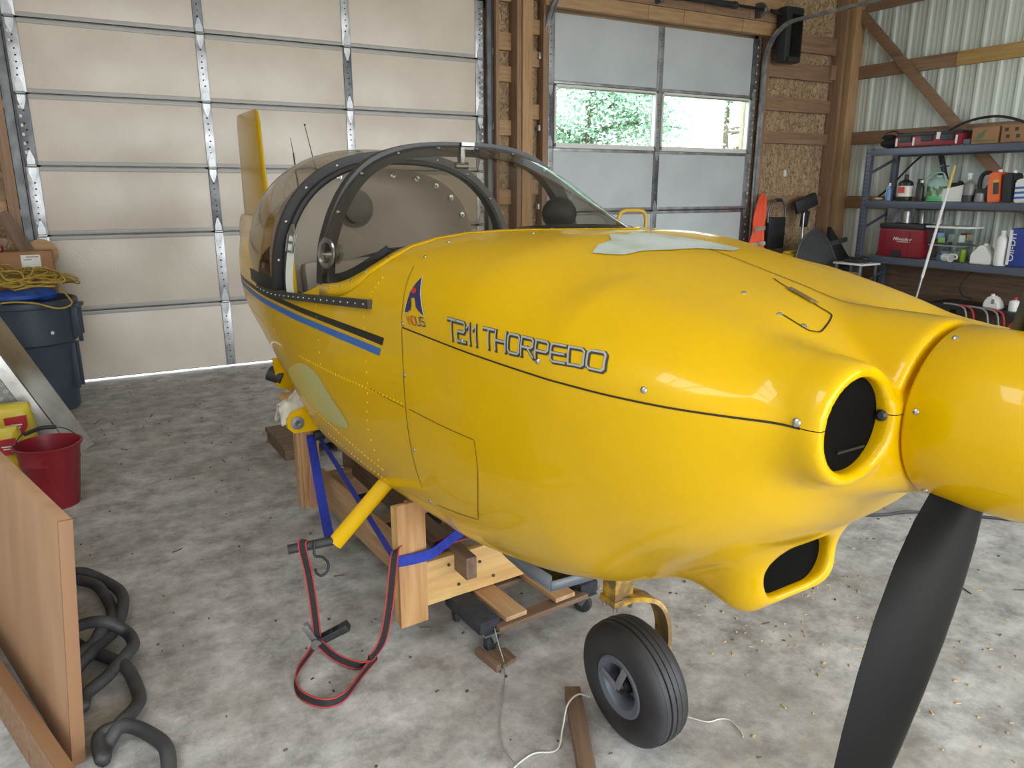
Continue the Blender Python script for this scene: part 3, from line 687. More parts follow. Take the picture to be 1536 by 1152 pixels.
# tip cap closing the canopy nose at the tail end rests on the deck
# ---- slide rail on the sill
rail = side_pts([(u, 1.262-.085*min(1, max(0, (-.67-u)/1.0))) for u in np.linspace(-.67, -1.95, 22)], .006)
MB().ribbon(rail, .026, .014, (0, 0, 1)).build('slide_rail', mat('rail_dark', lin(74, 72, 70), .45, .5), AC, 40)
s = MB()
for k in range(0, 21):
    a = rail[k].lerp(rail[k+1], .5); s.ball(a+Vector((0, -.008, 0)), .0035, 6)
stuff(s.build('rivet_row', 'screw_steel', AC, 60))
# harness hanging over the sill
bp = smooth_path([Lc(-1.55, .495, 1.415), Lc(-1.54, .515, 1.33), Lc(-1.52, .53, 1.25), Lc(-1.50, .535, 1.19)], 6)
hb = MB(); hb.ribbon(bp, .05, .004, (1, .2, 0)); hb = hb.build('harness_strap', 'web_white', AC, 40)
bu = MB(); q0 = bp[2]; bx = Vector((1, .1, 0)).normalized(); bz = (bp[0]-bp[6]).normalized()
for dz in (-.035, 0, .03): bu.beam(q0-bx*.034+bz*dz+Vector((0,-.006,0)), q0+bx*.034+bz*dz+Vector((0,-.006,0)), .008, .008)
for dx in (-.033, .033): bu.beam(q0+bx*dx-bz*.038+Vector((0,-.006,0)), q0+bx*dx+bz*.033+Vector((0,-.006,0)), .008, .008)
bu.prism([q0+bx*a+bz*b+Vector((0,-.004,0)) for a, b in ((-.036,.03),(.036,.03),(.01,.07),(-.01,.07))], (0, -.004, 0)); bu.build('buckle', 'steel', hb, 30)

# ---- fin and antennas
def foil(c0, c1, thick, z, n=16):
    pts = []
    for k in range(2*n):
        t = k/n; x = (1-cos(pi*min(t, 2-t)))/2; y = thick*(1.5*sqrt(max(x, 0))*(1-x)*1.0+.02)*(1 if t < 1 else -1); pts.append(Vector((c0+(c1-c0)*x, y, z)))
    return pts
s = MB(); rows = [foil(-3.86+.0*k-.10*t, -4.62, .052-.012*t, 1.36+.70*t) for k, t in enumerate([0, .2, .4, .6, .8, .95])]+[foil(-3.98, -4.60, .03, 2.085), foil(-4.02, -4.58, .012, 2.10)]
V = s.grid(rows, closed_v=True); s.bm.faces.new(V[-1]); fin = s.build('tail_fin', 'yellow_paint', AC, 50)
MB().beam(Lc(-4.47, .03, 1.40), Lc(-4.47, .03, 2.04), .004, .004).build('hinge_line', 'dark_steel', fin, 0)
MB().cyl(Lc(-2.95, .05, 1.44), Lc(-3.0, .06, 1.78), .006, .004, 8).cyl(Lc(-3.0, .06, 1.78), Lc(-3.02, .065, 1.86), .0025, .0015, 6).build('antenna', 'black_plastic', AC)
MB().cyl(Lc(-2.95, -.1, 1.43), Lc(-3.05, -.03, 1.93), .0035, .0022, 8).ball(Lc(-3.05, -.03, 1.935), .006, 8).build('antenna', 'dark_steel', AC)

# ---- seams, decals and fasteners on the skin
def surf_line(pts, kind, width, name, m, parent, off=.0012, dens=10):
    Pp = smooth_path([(a, b, 0) for a, b in pts], dens) if len(pts) > 2 else [Vector((pts[0][0]+(pts[1][0]-pts[0][0])*k/24, pts[0][1]+(pts[1][1]-pts[0][1])*k/24, 0)) for k in range(25)]
    L_, R_ = [], []
    for i, p in enumerate(Pp):
        t = (Pp[min(i+1, len(Pp)-1)]-Pp[max(i-1, 0)]).normalized(); n = Vector((-t.y, t.x, 0))*width/2; L_.append((p+n)[:2]); R_.append((p-n)[:2])
    f = side_pts if kind == 'side' else top_pts; A, B = f(L_, off), f(R_, off); s = MB(); s.grid([A, B]); return s.build(name, m, parent, 60)
mat('seam_dark', lin(92, 70, 14), .7); mat('seam_black', lin(40, 32, 14), .7)
sp_u = np.linspace(-.455, .668, 60); surf_line([(u, 1.228) for u in sp_u[::4]]+[(.668, 1.228)], 'side', .0038, 'seam', 'seam_black', cu, .0012, 4)
surf_line([(-.46, 1.232), (-.458, 1.30), (-.478, 1.36), (-.492, 1.385)], 'side', .0022, 'seam', 'seam_dark', cu)
surf_line([(-.46, 1.224), (-.46, 1.05), (-.46, .9), (-.46, .76)], 'side', .003, 'seam', 'seam_dark', cl)
surf_line([(.10, .0), (.30, 0), (.50, 0), (.66, 0)], 'top', .003, 'seam', 'seam_dark', cu)
surf_line([(-.44, 1.005), (-.25, 1.012), (-.078, 1.022)], 'side', .002, 'seam', 'seam_dark', cl)
surf_line([(-.075, 1.022), (-.08, .95), (-.115, .86), (-.165, .775)], 'side', .0022, 'seam', 'seam_dark', cl)
surf_line([(-.17, .77), (-.28, .745), (-.40, .725)], 'side', .002, 'seam', 'seam_dark', cl)
surf_line([(-.72, 1.0), (-.60, 1.0), (-.47, 1.003)], 'side', .002, 'seam', 'seam_dark', fu)
# oil access door on the lid
for a in ([(.33,.03), (.37,.046), (.463,.067), (.498,.072), (.512,.085), (.535,.14), (.532,.155), (.52,.165), (.47,.168)],): surf_line(a, 'top', .0032, 'access_door_gap', 'seam_black', cu)
o = surf_line([(.385,.052), (.42,.058), (.462,.064)], 'top', .016, 'door_hinge', 'yellow_worn', cu, .003)
for p in top_pts([(.395,.054), (.45,.062), (.467,.172), (.371,.161), (.512,.16)]): screw(p, grad(np.array([p.x]), np.array([-p.y]), np.array([p.z]))[0]*[1,-1,1], cu, .9)
sk = [(-.452,1.238),(-.452,1.098),(-.112,1.25),(.176,1.257),(.43,1.25),(.66,1.236),(-.486,1.40),(-.29,1.2)]
for (u, w) in sk[:6]: p = side_pts([(u, w)])[0]; screw(p, grad(np.array([p.x]), np.array([-p.y]), np.array([p.z]))[0]*[1,-1,1], cu if w > 1.228 else cl, 1.0 if u < .6 else 1.15)
for (u, w) in [(-.44,.885),(-.453,.715)]: p = side_pts([(u, w)])[0]; screw(p, grad(np.array([p.x]), np.array([-p.y]), np.array([p.z]))[0]*[1,-1,1], cl, .95)
for p in top_pts([(-.486,.438),(-.50,.36),(-.29,.22)]): screw(p, grad(np.array([p.x]), np.array([-p.y]), np.array([p.z]))[0]*[1,-1,1], cu, .8)
# rivet rows
def rivets(pts, n, parent, kind='side', r=.0042):
    Pp = [Vector((a, b, 0)) for a, b in pts]; d = [0]
    for a, b in zip(Pp, Pp[1:]): d.append(d[-1]+(b-a).length)
    uw = []
    for k in range(n):
        t = d[-1]*k/(n-1); i = min(max(j for j in range(len(d)) if d[j] <= t+1e-9), len(Pp)-2); f = (t-d[i])/(d[i+1]-d[i]); q = Pp[i].lerp(Pp[i+1], min(1, f)); uw.append((q.x, q.y))
    s = MB()
    for p in (side_pts if kind == 'side' else top_pts)(uw): s.ball(p, r, 6, (1, .6, 1))
    return stuff(s.build('rivet_row', 'yellow_paint', parent, 80))
rivets([(-1.40,.972),(-1.0,.982),(-.49,1.008)], 36, fu); rivets([(-.735,1.25),(-.735,1.0),(-.78,.86),(-.76,.715)], 17, fu)
rivets([(-1.30,.775),(-.95,.735),(-.77,.715)], 24, fu); rivets([(-1.25,.70),(-.98,.672),(-.78,.66)], 20, fu); rivets([(-1.16,1.24),(-1.16,.99)], 7, fu); rivets([(-1.75,1.02),(-2.4,1.03)], 14, fu)
rivets([(-.70,1.27),(-.66,1.31),(-.64,1.34)], 6, fu)
# wing-root footprint, stripes
def decal(polys, name, m, parent, off=.0015, kind='side', step=.018):
    bm = bmesh.new()
    for poly in polys: bm.faces.new([bm.verts.new((a, b, 0)) for a, b in poly])
    xs = [v.co.x for v in bm.verts]; ys = [v.co.y for v in bm.verts]
    for lo, hi, no in ((min(xs), max(xs), (1,0,0)), (min(ys), max(ys), (0,1,0))):
        k = lo+step
        while k < hi: bmesh.ops.bisect_plane(bm, geom=bm.verts[:]+bm.edges[:]+bm.faces[:], plane_co=(k*no[0], k*no[1], 0), plane_no=no); k += step
    bmesh.ops.triangulate(bm, faces=bm.faces[:])
    Pn = (side_pts if kind == 'side' else top_pts)([(v.co.x, v.co.y) for v in bm.verts], off)
    for v, p in zip(bm.verts, Pn): v.co = p
    me = bpy.data.meshes.new(name); bm.to_mesh(me); bm.free(); return link(name, me, m, parent, 60)
foilp = smooth_path([(-1.62,.86,0),(-1.5,.92,0),(-1.363,.952,0),(-1.214,.945,0),(-1.067,.88,0),(-.968,.835,0),(-.958,.812,0),(-1.0,.798,0),(-1.125,.777,0),(-1.3,.785,0),(-1.5,.82,0)], 5, True)
o = decal([[(p.x, p.y) for p in foilp]], 'wing_root_patch', mat('primer_green', lin(186, 184, 124), .45, 0, lin(204, 186, 90), 3), fu); o['label'] = 'pale green unpainted wing-root outline'
def stripe(pts_top, pts_bot, name, m):
    n = 60; U = [(pts_top[0][0]*(1-k/n)+pts_top[-1][0]*k/n) for k in range(n+1)]
    f = lambda pts, u: float(np.interp(-u, [-p[0] for p in pts], [p[1] for p in pts]))
    s = MB(); s.grid([side_pts([(u, f(pts_top, u)) for u in U], .0015), side_pts([(u-.015, f(pts_bot, u)) for u in U], .0015)]); return s.build(name, m, AC, 60)
mat('decal_black', lin(28, 26, 24), .35); mat('decal_blue', lin(52, 104, 180), .35); mat('decal_navy', lin(40, 46, 96), .35); mat('decal_red', lin(190, 52, 40), .4); mat('decal_white', lin(230, 226, 214), .4); mat('decal_silver', lin(176, 176, 172), .35, .2); mat('decal_dark', lin(60, 58, 54), .4)
stripe([(-.585,1.178),(-1.31,1.168),(-2.7,1.165)], [(-.585,1.154),(-1.31,1.148),(-2.7,1.15)], 'black_stripe', 'decal_black')
stripe([(-.612,1.142),(-1.38,1.134),(-2.7,1.14)], [(-.612,1.119),(-1.38,1.110),(-2.7,1.12)], 'blue_stripe', 'decal_blue')
# emblem: flared letter A with a red dot, outlined white, name below
def emb(x, y):
    e1 = ((30,1068), (-.438,1.270)); e2 = ((137,1090), (-.320,1.277)); e0 = ((127,858), (-.400,1.364))
    M = np.array([[e1[0][0]-e0[0][0], e2[0][0]-e0[0][0]], [e1[0][1]-e0[0][1], e2[0][1]-e0[0][1]]], float); k = np.linalg.solve(M, np.array([x-e0[0][0], y-e0[0][1]]))
    return (e0[1][0]+k[0]*(e1[1][0]-e0[1][0])+k[1]*(e2[1][0]-e0[1][0]), e0[1][1]+k[0]*(e1[1][1]-e0[1][1])+k[1]*(e2[1][1]-e0[1][1]))
Lf = [(127,858),(104,892),(78,940),(56,1000),(30,1068),(52,1064),(68,1052),(76,1030),(80,980),(101,980),(101,1035),(112,1058),(137,1090),(133,1020),(129,950)]
cx_, cy_ = 92, 985
o = decal([[emb(cx_+(x-cx_)*1.09, cy_+(y-cy_)*1.05) for x, y in Lf]], 'emblem_outline', 'decal_white', cu, .0014)
decal([[emb(x, y) for x, y in Lf]], 'emblem', 'decal_navy', cu, .0022)
decal([[emb(98+13*cos(a), 938+18*sin(a)) for a in [2*pi*k/16 for k in range(16)]]], 'emblem_dot', 'decal_red', cu, .0030)
# stroke lettering
GL = {'T': [[(0,1),(1,1)],[(.5,1),(.5,0)]], '2': [[(0,1),(.82,1),(.95,.9),(.95,.6),(.82,.5),(.13,.5),(0,.4),(0,0),(.97,0)]], '1': [[(0,.78),(.3,1),(.3,0)]], 'H': [[(0,1),(0,0)],[(.95,1),(.95,0)],[(0,.5),(.95,.5)]],
      'O': [[(.14,0),(.86,0),(1,.14),(1,.86),(.86,1),(.14,1),(0,.86),(0,.14),(.14,0)]], 'R': [[(0,0),(0,1),(.8,1),(.94,.9),(.94,.58),(.8,.47),(.05,.47)],[(.5,.47),(.96,0)]], 'P': [[(0,0),(0,1),(.82,1),(.96,.9),(.96,.54),(.82,.43),(.05,.43)]],
      'E': [[(.95,1),(.13,1),(0,.88),(0,.12),(.13,0),(.95,0)],[(0,.5),(.9,.5)]], 'D': [[(0,0),(0,1),(.8,1),(.97,.86),(.97,.14),(.8,0),(0,0)]], 'I': [[(.1,1),(.1,0)]], 'N': [[(0,0),(0,1),(.85,0),(.85,1)]], 'U': [[(0,1),(0,.14),(.13,0),(.75,0),(.88,.14),(.88,1)]], 'S': [[(.9,.9),(.75,1),(.13,1),(0,.88),(0,.62),(.13,.52),(.77,.48),(.9,.38),(.9,.12),(.77,0),(.13,0),(0,.1)]]}
ADV = {'1': .5, 'I': .42, ' ': .38}
def text_layout(t, gap=.2):
    x = 0; out = []
    for ch in t:
        if ch != ' ': out += [[(x+a, b) for a, b in st] for st in GL[ch]]
        x += ADV.get(ch, .98)+(gap if ch != ' ' else 0)
    return out, x-gap
def strokes(sts, width, mapf, name, m, parent, off, ds=(0, 0)):
    s = MB()
    for st in sts:
        D = []
        for a, b in zip(st, st[1:]):
            n = max(2, int(((b[0]-a[0])**2+(b[1]-a[1])**2)**.5/.12)); D += [Vector((a[0]+(b[0]-a[0])*k/n, a[1]+(b[1]-a[1])*k/n)) for k in range(n)]
        D.append(Vector(st[-1])); closed = (Vector(st[0])-Vector(st[-1])).length < 1e-6; e0 = (D[1]-D[0]).normalized()*width/2; e1 = (D[-1]-D[-2]).normalized()*width/2
        if not closed: D = [D[0]-e0]+D[1:-1]+[D[-1]+e1] if len(D) > 2 else [D[0]-e0, D[-1]+e1]
        A, B = [], []
        for i, p in enumerate(D):
            pa = D[i-1] if i else (D[-2] if closed else p); pb = D[i+1] if i+1 < len(D) else (D[1] if closed else p)
            t0 = (p-pa).normalized() if (p-pa).length > 1e-9 else (pb-p).normalized(); t1 = (pb-p).normalized() if (pb-p).length > 1e-9 else t0
            n0 = Vector((-t0.y, t0.x)); n1 = Vector((-t1.y, t1.x)); nn = (n0+n1).normalized(); k = width/2/max(.6, nn.dot(n0)); q = p+Vector(ds); A.append(mapf(*(q+nn*k))); B.append(mapf(*(q-nn*k)))
        s.grid([side_pts(A, off), side_pts(B, off)])
    return s.build(name, m, parent, 60)
sts, W_ = text_layout('T211 THORPEDO')
def tmap(x, y):
    t = x/W_; u = -.190+t*(.336+.186); b = 1.245+.022*min(1, t*1.15); tp = 1.2895+.007*t; return (u+.013*(1-y), b+(tp-b)*y)
strokes(sts, .25, tmap, 'lettering', 'decal_dark', cu, .0014, (.03, -.02)); strokes(sts, .11, tmap, 'lettering', 'decal_silver', cu, .0022, (-.02, .02))
for word, x0, x1, m in (('IND', 32, 80, 'decal_red'), ('US', 86, 134, 'decal_navy')):
    st2, w2 = text_layout(word, .18); strokes(st2, .13, lambda x, y: emb(x0+(x1-x0)*x/w2, 1140-52*y+.10*((x0+(x1-x0)*x/w2)-30)), 'lettering', m, cu, .0016)
# flaked clear-coat patch on top of the cowl
pk = [(.017,.262),(.05,.24),(.074,.215),(.075,.165),(.10,.10),(.108,.03),(.145,-.05),(.12,-.10),(.05,-.07),(.0,-.03),(-.06,.02),(-.085,.06),(-.06,.10),(-.09,.13),(-.03,.17),(-.02,.215)]
o = decal([pk], 'flaked_paint', mat('flaked_paint', lin(206, 216, 212), .3, 0, lin(178, 186, 172), 9), cu, .0022, 'top', .03); o['label'] = 'pale flaked patch of clear coat'

# ---- inlets, scoop
for sg in (-1, 1):
    o = MB().lathe([(0, .674), (.093, .674), (.093, .660), (0, .660)], (0, sg*.247, 1.22), (1, 0, 0), 30).build('inlet_shade_disc', mat('void_black', lin(9, 9, 8), .9, spec=.1), cl, 30)  # black disc stands for the darkness inside the inlet
    MB().box((.676, sg*.247+.015, 1.175), (.006, .07, .004)).build('engine_fin', 'dark_steel', cl, 30)
    MB().lathe([(.009, -.01), (.010, 0), (.005, .003), (0, .003)], Lc(.685, -sg*.172, 1.225), (.3, sg*1, 0), 12).build('hinge_pin', 'dark_steel', cl, 30)
MB().prism([Lc(.412, v, w) for v, w in [(.10,.72),(.125,.78),(.11,.845),(.03,.862),(-.03,.862),(-.11,.845),(-.125,.78),(-.10,.72)]], (-.01, 0, 0)).build('scoop_shade_plate', 'void_black', cl, 30)  # black plate in place of the shade deep in the scoop
# grey exhaust lip under the belly
rows = []
for u, dw in ((-.50, -.005), (-.40, -.024), (-.28, -.044), (-.165, -.056)):
    zb = float(_c[2](u)); rows.append([Lc(u, v, zb+dw+.12*abs(v)**2) for v in np.linspace(-.235, .235, 13)])
s = MB(); s.grid(rows); s.grid([[p+Vector((0, 0, .03)) for p in rows[-1]], rows[-1]])
s.grid([[r[0]+Vector((0, 0, .045)) for r in rows], [r[0] for r in rows]]); s.grid([[r[-1]+Vector((0, 0, .045)) for r in rows], [r[-1] for r in rows]])
o = s.build('exhaust_lip', mat('lip_grey', lin(112, 118, 126), .5, .2), AC, 40); md = o.modifiers.new('thickness', 'SOLIDIFY'); md.thickness = .004

# ---- spinner and propeller
PC = Vector((.768, 0, 1.213))
s = MB(); s.lathe([(.148, -.060), (.1515, -.054), (.1515, .03), (.149, .08), (.142, .13), (.130, .18), (.112, .225), (.088, .262), (.06, .29), (.03, .305), (0, .31)], PC, (1, 0, 0), 64); sp_ = s.build('spinner', 'yellow_paint', AC, 60)
for a in (60, 115, 170, 235, 290, 350):
    n = Vector((0, cos(radians(a)), sin(radians(a)))); screw(PC+Vector((-.04, 0, 0))+n*.152, n, sp_, .85)
def blade(tilt):
    d = Vector((0, -sin(tilt), -cos(tilt))); e = Vector((1, 0, 0)); f = e.cross(d)   # f: along the disc

    rows = []
    for r, ch, th, be in ((.10,.066,.034,44),(.14,.082,.030,41),(.20,.104,.025,37),(.28,.121,.021,33),(.38,.130,.018,29),(.48,.128,.016,26),(.58,.118,.014,23.5),(.68,.100,.012,21.5),(.75,.080,.010,20),(.79,.045,.006,19.5),(.80,.018,.003,19)):
        b = radians(be); cd = (f*cos(b)+e*sin(b)); nd = (e*cos(b)-f*sin(b)); c = PC+d*r; row = []
        n = 14
        for k in range(2*n):
            t = k/n; x = (1-cos(pi*min(t, 2-t)))/2; y = th*(2.6*sqrt(max(x, 1e-6))*(1-x)+.10*(1-x))*(.95 if t < 1 else -.25)
            row.append(c+cd*((.42-x)*ch)+nd*y)
        rows.append(row)
    s = MB(); V = s.grid(rows, closed_v=True); s.bm.faces.new(V[0]); s.bm.faces.new(V[-1][::-1]); return s
PT = radians(20)
blade(PT).build('propeller_blade', 'black_gloss', AC, 50); blade(PT+pi).build('propeller_blade', 'black_gloss', AC, 50)

# ---- nose gear
wc = Vector((-.068, -.003, .19)); ax = Vector((.0, -cos(radians(-3.9)), sin(radians(-3.9))))   # axle towards starboard, slightly down
Rt, hw = .187, .063
prof = [(.093,-.052),(.10,-.058),(.125,-.064),(.150,-.0625),(.168,-.056),(.179,-.046),(.1835,-.036)]
for x in (-.027, -.009, .009, .027): prof += [(.1862-.012*(x/.03)**2*.35, x-.0075), (.187-.004*(x/.03)**2, x-.0065), (.187-.004*(x/.03)**2, x+.0065), (.1862-.012*(x/.03)**2*.35, x+.0075), (.1785, x+.009)]
prof = prof[:-1]+[(.1835,.036),(.179,.046),(.168,.056),(.150,.0625),(.125,.064),(.10,.058),(.093,.052),(.093,-.052)]
ng = MB(); ng.lathe(prof, wc, ax, 72, False, False); tire = ng.build('tire', 'black_rubber', AC, 35)
mat('rim_grey', lin(104, 110, 122), .5, .3)
MB().lathe([(.095,.045),(.095,.056),(.090,.060),(.070,.054),(.064,.045),(.062,.0),(.03,-.005),(.03,-.03),(.095,-.05),(.095,-.058)], wc, ax, 40, False, True).build('wheel_rim', 'rim_grey', AC, 35)
s = MB(); s.lathe([(.0,.058),(.016,.058),(.018,.05),(.026,.05),(.03,.03),(.03,.0)], wc, ax, 20); x_ = ax.orthogonal().normalized(); y_ = ax.cross(x_)
s.build('hub', 'dark_steel', AC, 35)
s = MB()
for a, L in ((200, .085), (300, .075)):
    d = x_*cos(radians(a))+y_*sin(radians(a)); s.beam(wc+ax*.062, wc+ax*.060+d*L, .004, .022, ax.cross(d))
s.build('cotter_strap', mat('grey_lead', lin(116, 116, 122), .6), AC, 30)
lb = Lc(-.15, .0, .0)
s = MB(); s.box(Lc(-.15, .005, .462), (.06, .068, .07), bev=.004); leg = s.build('gear_leg', 'yellow_worn', AC, 30)
MB().cyl(Lc(-.15, .005, .44), Lc(-.15, .005, .62), .026, n=16).build('leg_tube', 'dark_steel', leg)
MB().box(Lc(-.15, .005, .418), (.07, .078, .022), bev=.004).build('clamp_plate', 'yellow_worn', leg, 30)
for a, b in ((.03,.035), (-.03,.035), (.03,-.035), (-.03,-.035)): MB().cyl(Lc(-.15+a*.8, .005+b*.8, .392), Lc(-.15+a*.8, .005+b*.8, .41), .007, n=6).build('bolt', 'steel', leg, 30)
fk = smooth_path([Lc(-.145, .0, .428), Lc(-.11, -.05, .428), Lc(-.085, -.085, .408), Lc(-.07, -.104, .35), Lc(-.068, -.108, .25), Lc(-.068, -.104, .19)], 6)
MB().ribbon(fk, .058, .014, (1, 0, 0)).build('fork', 'yellow_worn', AC, 30)
MB().cyl(wc-ax*.12, wc+ax*.03, .011, n=12).build('axle', 'dark_steel', AC, 30)

# ---- entry step under the fuselage
p0, p1 = Lc(-.93, .40, .60), Lc(-.99, .582, .385)
s = MB(); d = (p1-p0).normalized(); a_ = d.orthogonal().normalized(); b_ = d.cross(a_)
rows = [[p+a_*(.028*cos(t))+b_*(.016*sin(t)) for t in [2*pi*k/20 for k in range(20)]] for p in (p0-d*.05, p0, p0.lerp(p1, .5), p1)]
V = s.grid(rows, closed_v=True); s.bm.faces.new(V[-1]); st = s.build('step_strut', 'yellow_paint', AC, 50)
MB().cyl(p1+Vector((.0, .03, .01)), p1+Vector((-.03, -.155, .004)), .0165, n=18).build('step_tread', 'black_rubber', st, 40)
# wing attach fitting on the starboard root
s = MB(); s.prism([Lc(-1.62, .50+x, z) for x, z in ((-.10,.60),(.03,.60),(.055,.625),(.055,.66),(.03,.69),(-.10,.72))], (-.03, 0, 0)); ft = s.build('spar_fitting', 'yellow_paint', AC, 40)
MB().lathe([(.028,0),(.028,.006),(.012,.007),(.012,.0)], Lc(-1.618, .515, .645), (1,0,0), 18).build('bushing', 'steel', ft, 40)
s = MB(); s.prism([Lc(-2.05, .43+x, z) for x, z in ((-.06,.83),(.06,.83),(.05,.70),(-.02,.66),(-.05,.70))], (-.02, 0, 0)); fl2 = s.build('flap_bracket', 'yellow_paint', AC, 40)
MB().cyl(Lc(-2.06, .45, .73), Lc(-2.10, .50, .755), .03, .036, 14).build('fitting_pad', 'black_rubber', fl2, 40)
# ------------------------------------------------------------------ timber cradle under the fuselage
CA = radians(4)
cr = tag(empty('timber_cradle', (.84, 2.20, .0), CA), 'unpainted timber and plywood cradle carrying the yellow fuselage', 'cradle')
def cb(name, c, size, m, bev=.003, rot=None): return MB().box(c, size, rot, bev).build(name, m, cr, 30)
cb('post', (.0, .0, .335), (.105, .018, .46), 'ply_z'); cb('post', (-.03, .03, .325), (.04, .04, .44), 'new_pine_z'); cb('post', (.03, .03, .33), (.06, .035, .45), 'pine_z')
cb('crossbeam', (.47, .055, .217), (.86, .038, .172), 'new_pine_x')
cb('crossbeam', (.47, 1.14, .205), (.86, .038, .14), 'pine_x')
cb('post', (.035, 1.16, .42), (.085, .022, .62), 'ply_z'); cb('post', (-.005, 1.19, .40), (.035, .05, .58), 'pine_z')
cb('post', (.90, .03, .33), (.10, .04, .45), 'pine_z'); cb('post', (.90, 1.16, .40), (.10, .04, .6), 'pine_z')
cb('rail', (.225, .60, .285), (.042, 1.32, .085), 'grey_wood_y', rot=Matrix.Rotation(radians(-2), 4, 'Z')); cb('rail', (.06, .60, .24), (.038, 1.05, .14), 'pine_y'); cb('rail', (.72, .60, .285), (.042, 1.3, .085), 'pine_y')
cb('saddle_board', (.47, .10, .50), (.80, .02, .07), 'ply_x'); cb('block', (-.01, 1.13, .66), (.14, .10, .05), 'new_pine_x')
cb('deck_plank', (.35, .34, .245), (.30, .09, .02), 'grey_wood_x'); cb('deck_plank', (.42, .80, .245), (.34, .09, .02), 'pine_x')
s = MB()
for x, z in ((.16, .27), (.20, .18), (.29, .245), (.35, .17), (.41, .26)): s.cyl((x, .034, z), (x, .030, z), .006, n=8)
stuff(s.build('nail_hole', 'joint', cr, 0))
# moving dolly
def caster(parent, x, y, ang):
    c = MB(); c.box((x, y, .083), (.06, .06, .006)); f = c.build('caster_plate', 'steel', parent, 30)
    R = rotz(ang); fx = lambda a, b, z: (Matrix.Translation((x, y, 0)) @ R @ Vector((a, b, z)))
    k = MB()
    for sg in (-1, 1): k.prism([fx(-.014, sg*.018, .08), fx(.014, sg*.018, .08), fx(.028, sg*.018, .036), fx(.010, sg*.018, .034)], R @ Vector((0, sg*.003, 0)))
    k.build('caster_fork', 'steel', f, 30)
    k = MB(); k.lathe([(.012,-.013),(.03,-.012),(.0375,-.009),(.0385,0),(.0375,.009),(.03,.012),(.012,.013)], fx(.018, 0, .0385), R @ Vector((0, 1, 0)), 22); k.build('caster_wheel', 'black_rubber', f, 30)
def mdolly(loc, rz, label):
    d = tag(empty('moving_dolly', loc, rz), label, 'dolly', 'moving dollies under the cradle')
    for sg in (-1, 1): MB().box((sg*.225, 0, .108), (.085, .25, .05), bev=.008).build('carpeted_end', mat('carpet_black', lin(38, 40, 46), .95, 0, lin(52, 54, 60), 40, bump=.4, bscale=120), d, 30)
    for sg in (-1, 1): MB().box((0, sg*.12, .096), (.40, .055, .02), bev=.003).build('side_rail', 'grey_wood_x', d, 30)
    for k, x in enumerate((-.12, .10)): MB().box((x, 0, .118), (.09, .27, .018), bev=.003).build('slat', 'pine_y', d, 30)
    for x, y, a in ((-.225, -.11, .4), (.225, -.11, 2.0), (-.225, .11, 1.2), (.225, .11, 3.0)): caster(d, x, y, a)
    return d
mdolly((1.275, 2.19, 0), radians(5), 'black-ended wooden moving dolly beneath the front cradle beam')
mdolly((1.12, 3.16, 0), radians(94), 'black-ended wooden moving dolly beneath the rear of the cradle')

# ------------------------------------------------------------------ straps
def strap(name, segs, label, parent=None, m='web_black', edge='web_red', width=.028):
    t = tag(empty(name, segs[0][0][-1]), label, 'strap'); o = Vector(segs[0][0][-1])
    for path, side in segs:
        P = [p-o for p in smooth_path(path, 7)]; w = MB(); w.ribbon(P, width, .0025, side); b = w.build('webbing', m, t, 40)
        if edge:
            w = MB()
            for sg in (-1, 1):
                Q = []
                for i, p in enumerate(P):
                    tt = (P[min(i+1, len(P)-1)]-P[max(i-1, 0)]).normalized(); sd = Vector(side); sd = (sd-tt*sd.dot(tt)).normalized(); Q.append(p+sd*(sg*(width/2-.0018)))
                w.ribbon(Q, .0042, .0036, side)
            w.build('edging', edge, b, 40)
    return t
t = strap('ratchet_strap', [
    ([(.525,2.40,.418), (.515,2.385,.40), (.528,2.383,.30), (.535,2.37,.18), (.537,2.36,.07), (.535,2.35,.045)], (1, -.4, 0)),
    ([(.528,2.345,.04), (.49,2.32,.02), (.445,2.27,.014), (.42,2.21,.014), (.418,2.14,.014), (.45,2.075,.016), (.492,2.045,.016), (.547,2.06,.016), (.632,2.146,.015), (.702,2.208,.014)], (.3, .3, 1)),
    ([(.535,2.33,.05), (.57,2.25,.03), (.625,2.185,.02), (.67,2.185,.03), (.71,2.165,.10), (.735,2.155,.22), (.757,2.165,.34), (.775,2.18,.405), (.80,2.20,.41)], (.6, -.2, .5)),
    ([(.93,2.22,.375), (1.05,2.22,.382), (1.2,2.2,.40), (1.36,2.19,.43)], (0, .3, 1))], 'black ratchet strap with red edging hanging from the entry step')
o = Vector((.535, 2.35, .045)); R = rotz(radians(-25)) @ Matrix.Rotation(radians(-28), 4, 'Y')
rt = MB(); 
for sg in (-1, 1): rt.box(R @ Vector((.05, sg*.017, .0)), (.13, .004, .026), R, .003)
rt.box(R @ Vector((.108, 0, 0)), (.034, .04, .03), R, .006); rt.box(R @ Vector((.06, 0, 0)), (.012, .034, .02), R, .002)
rh = rt.build('ratchet_handle', 'black_plastic', t, 30)
k = MB(); k.cyl(R @ Vector((0, -.024, 0)), R @ Vector((0, .024, 0)), .012, n=14)
for sg in (-1, 1): k.cyl(R @ Vector((0, sg*.021, 0)), R @ Vector((0, sg*.025, 0)), .02, n=18)
k.build('ratchet_spool', 'steel', t, 30)
k = MB(); R2 = rotz(radians(-25)) @ Matrix.Rotation(radians(60), 4, 'Y')
for sg in (-1, 1): k.box(R2 @ Vector((-.035, sg*.014, 0)), (.09, .004, .022), R2, .003)
k.build('ratchet_body', 'steel', t, 30)
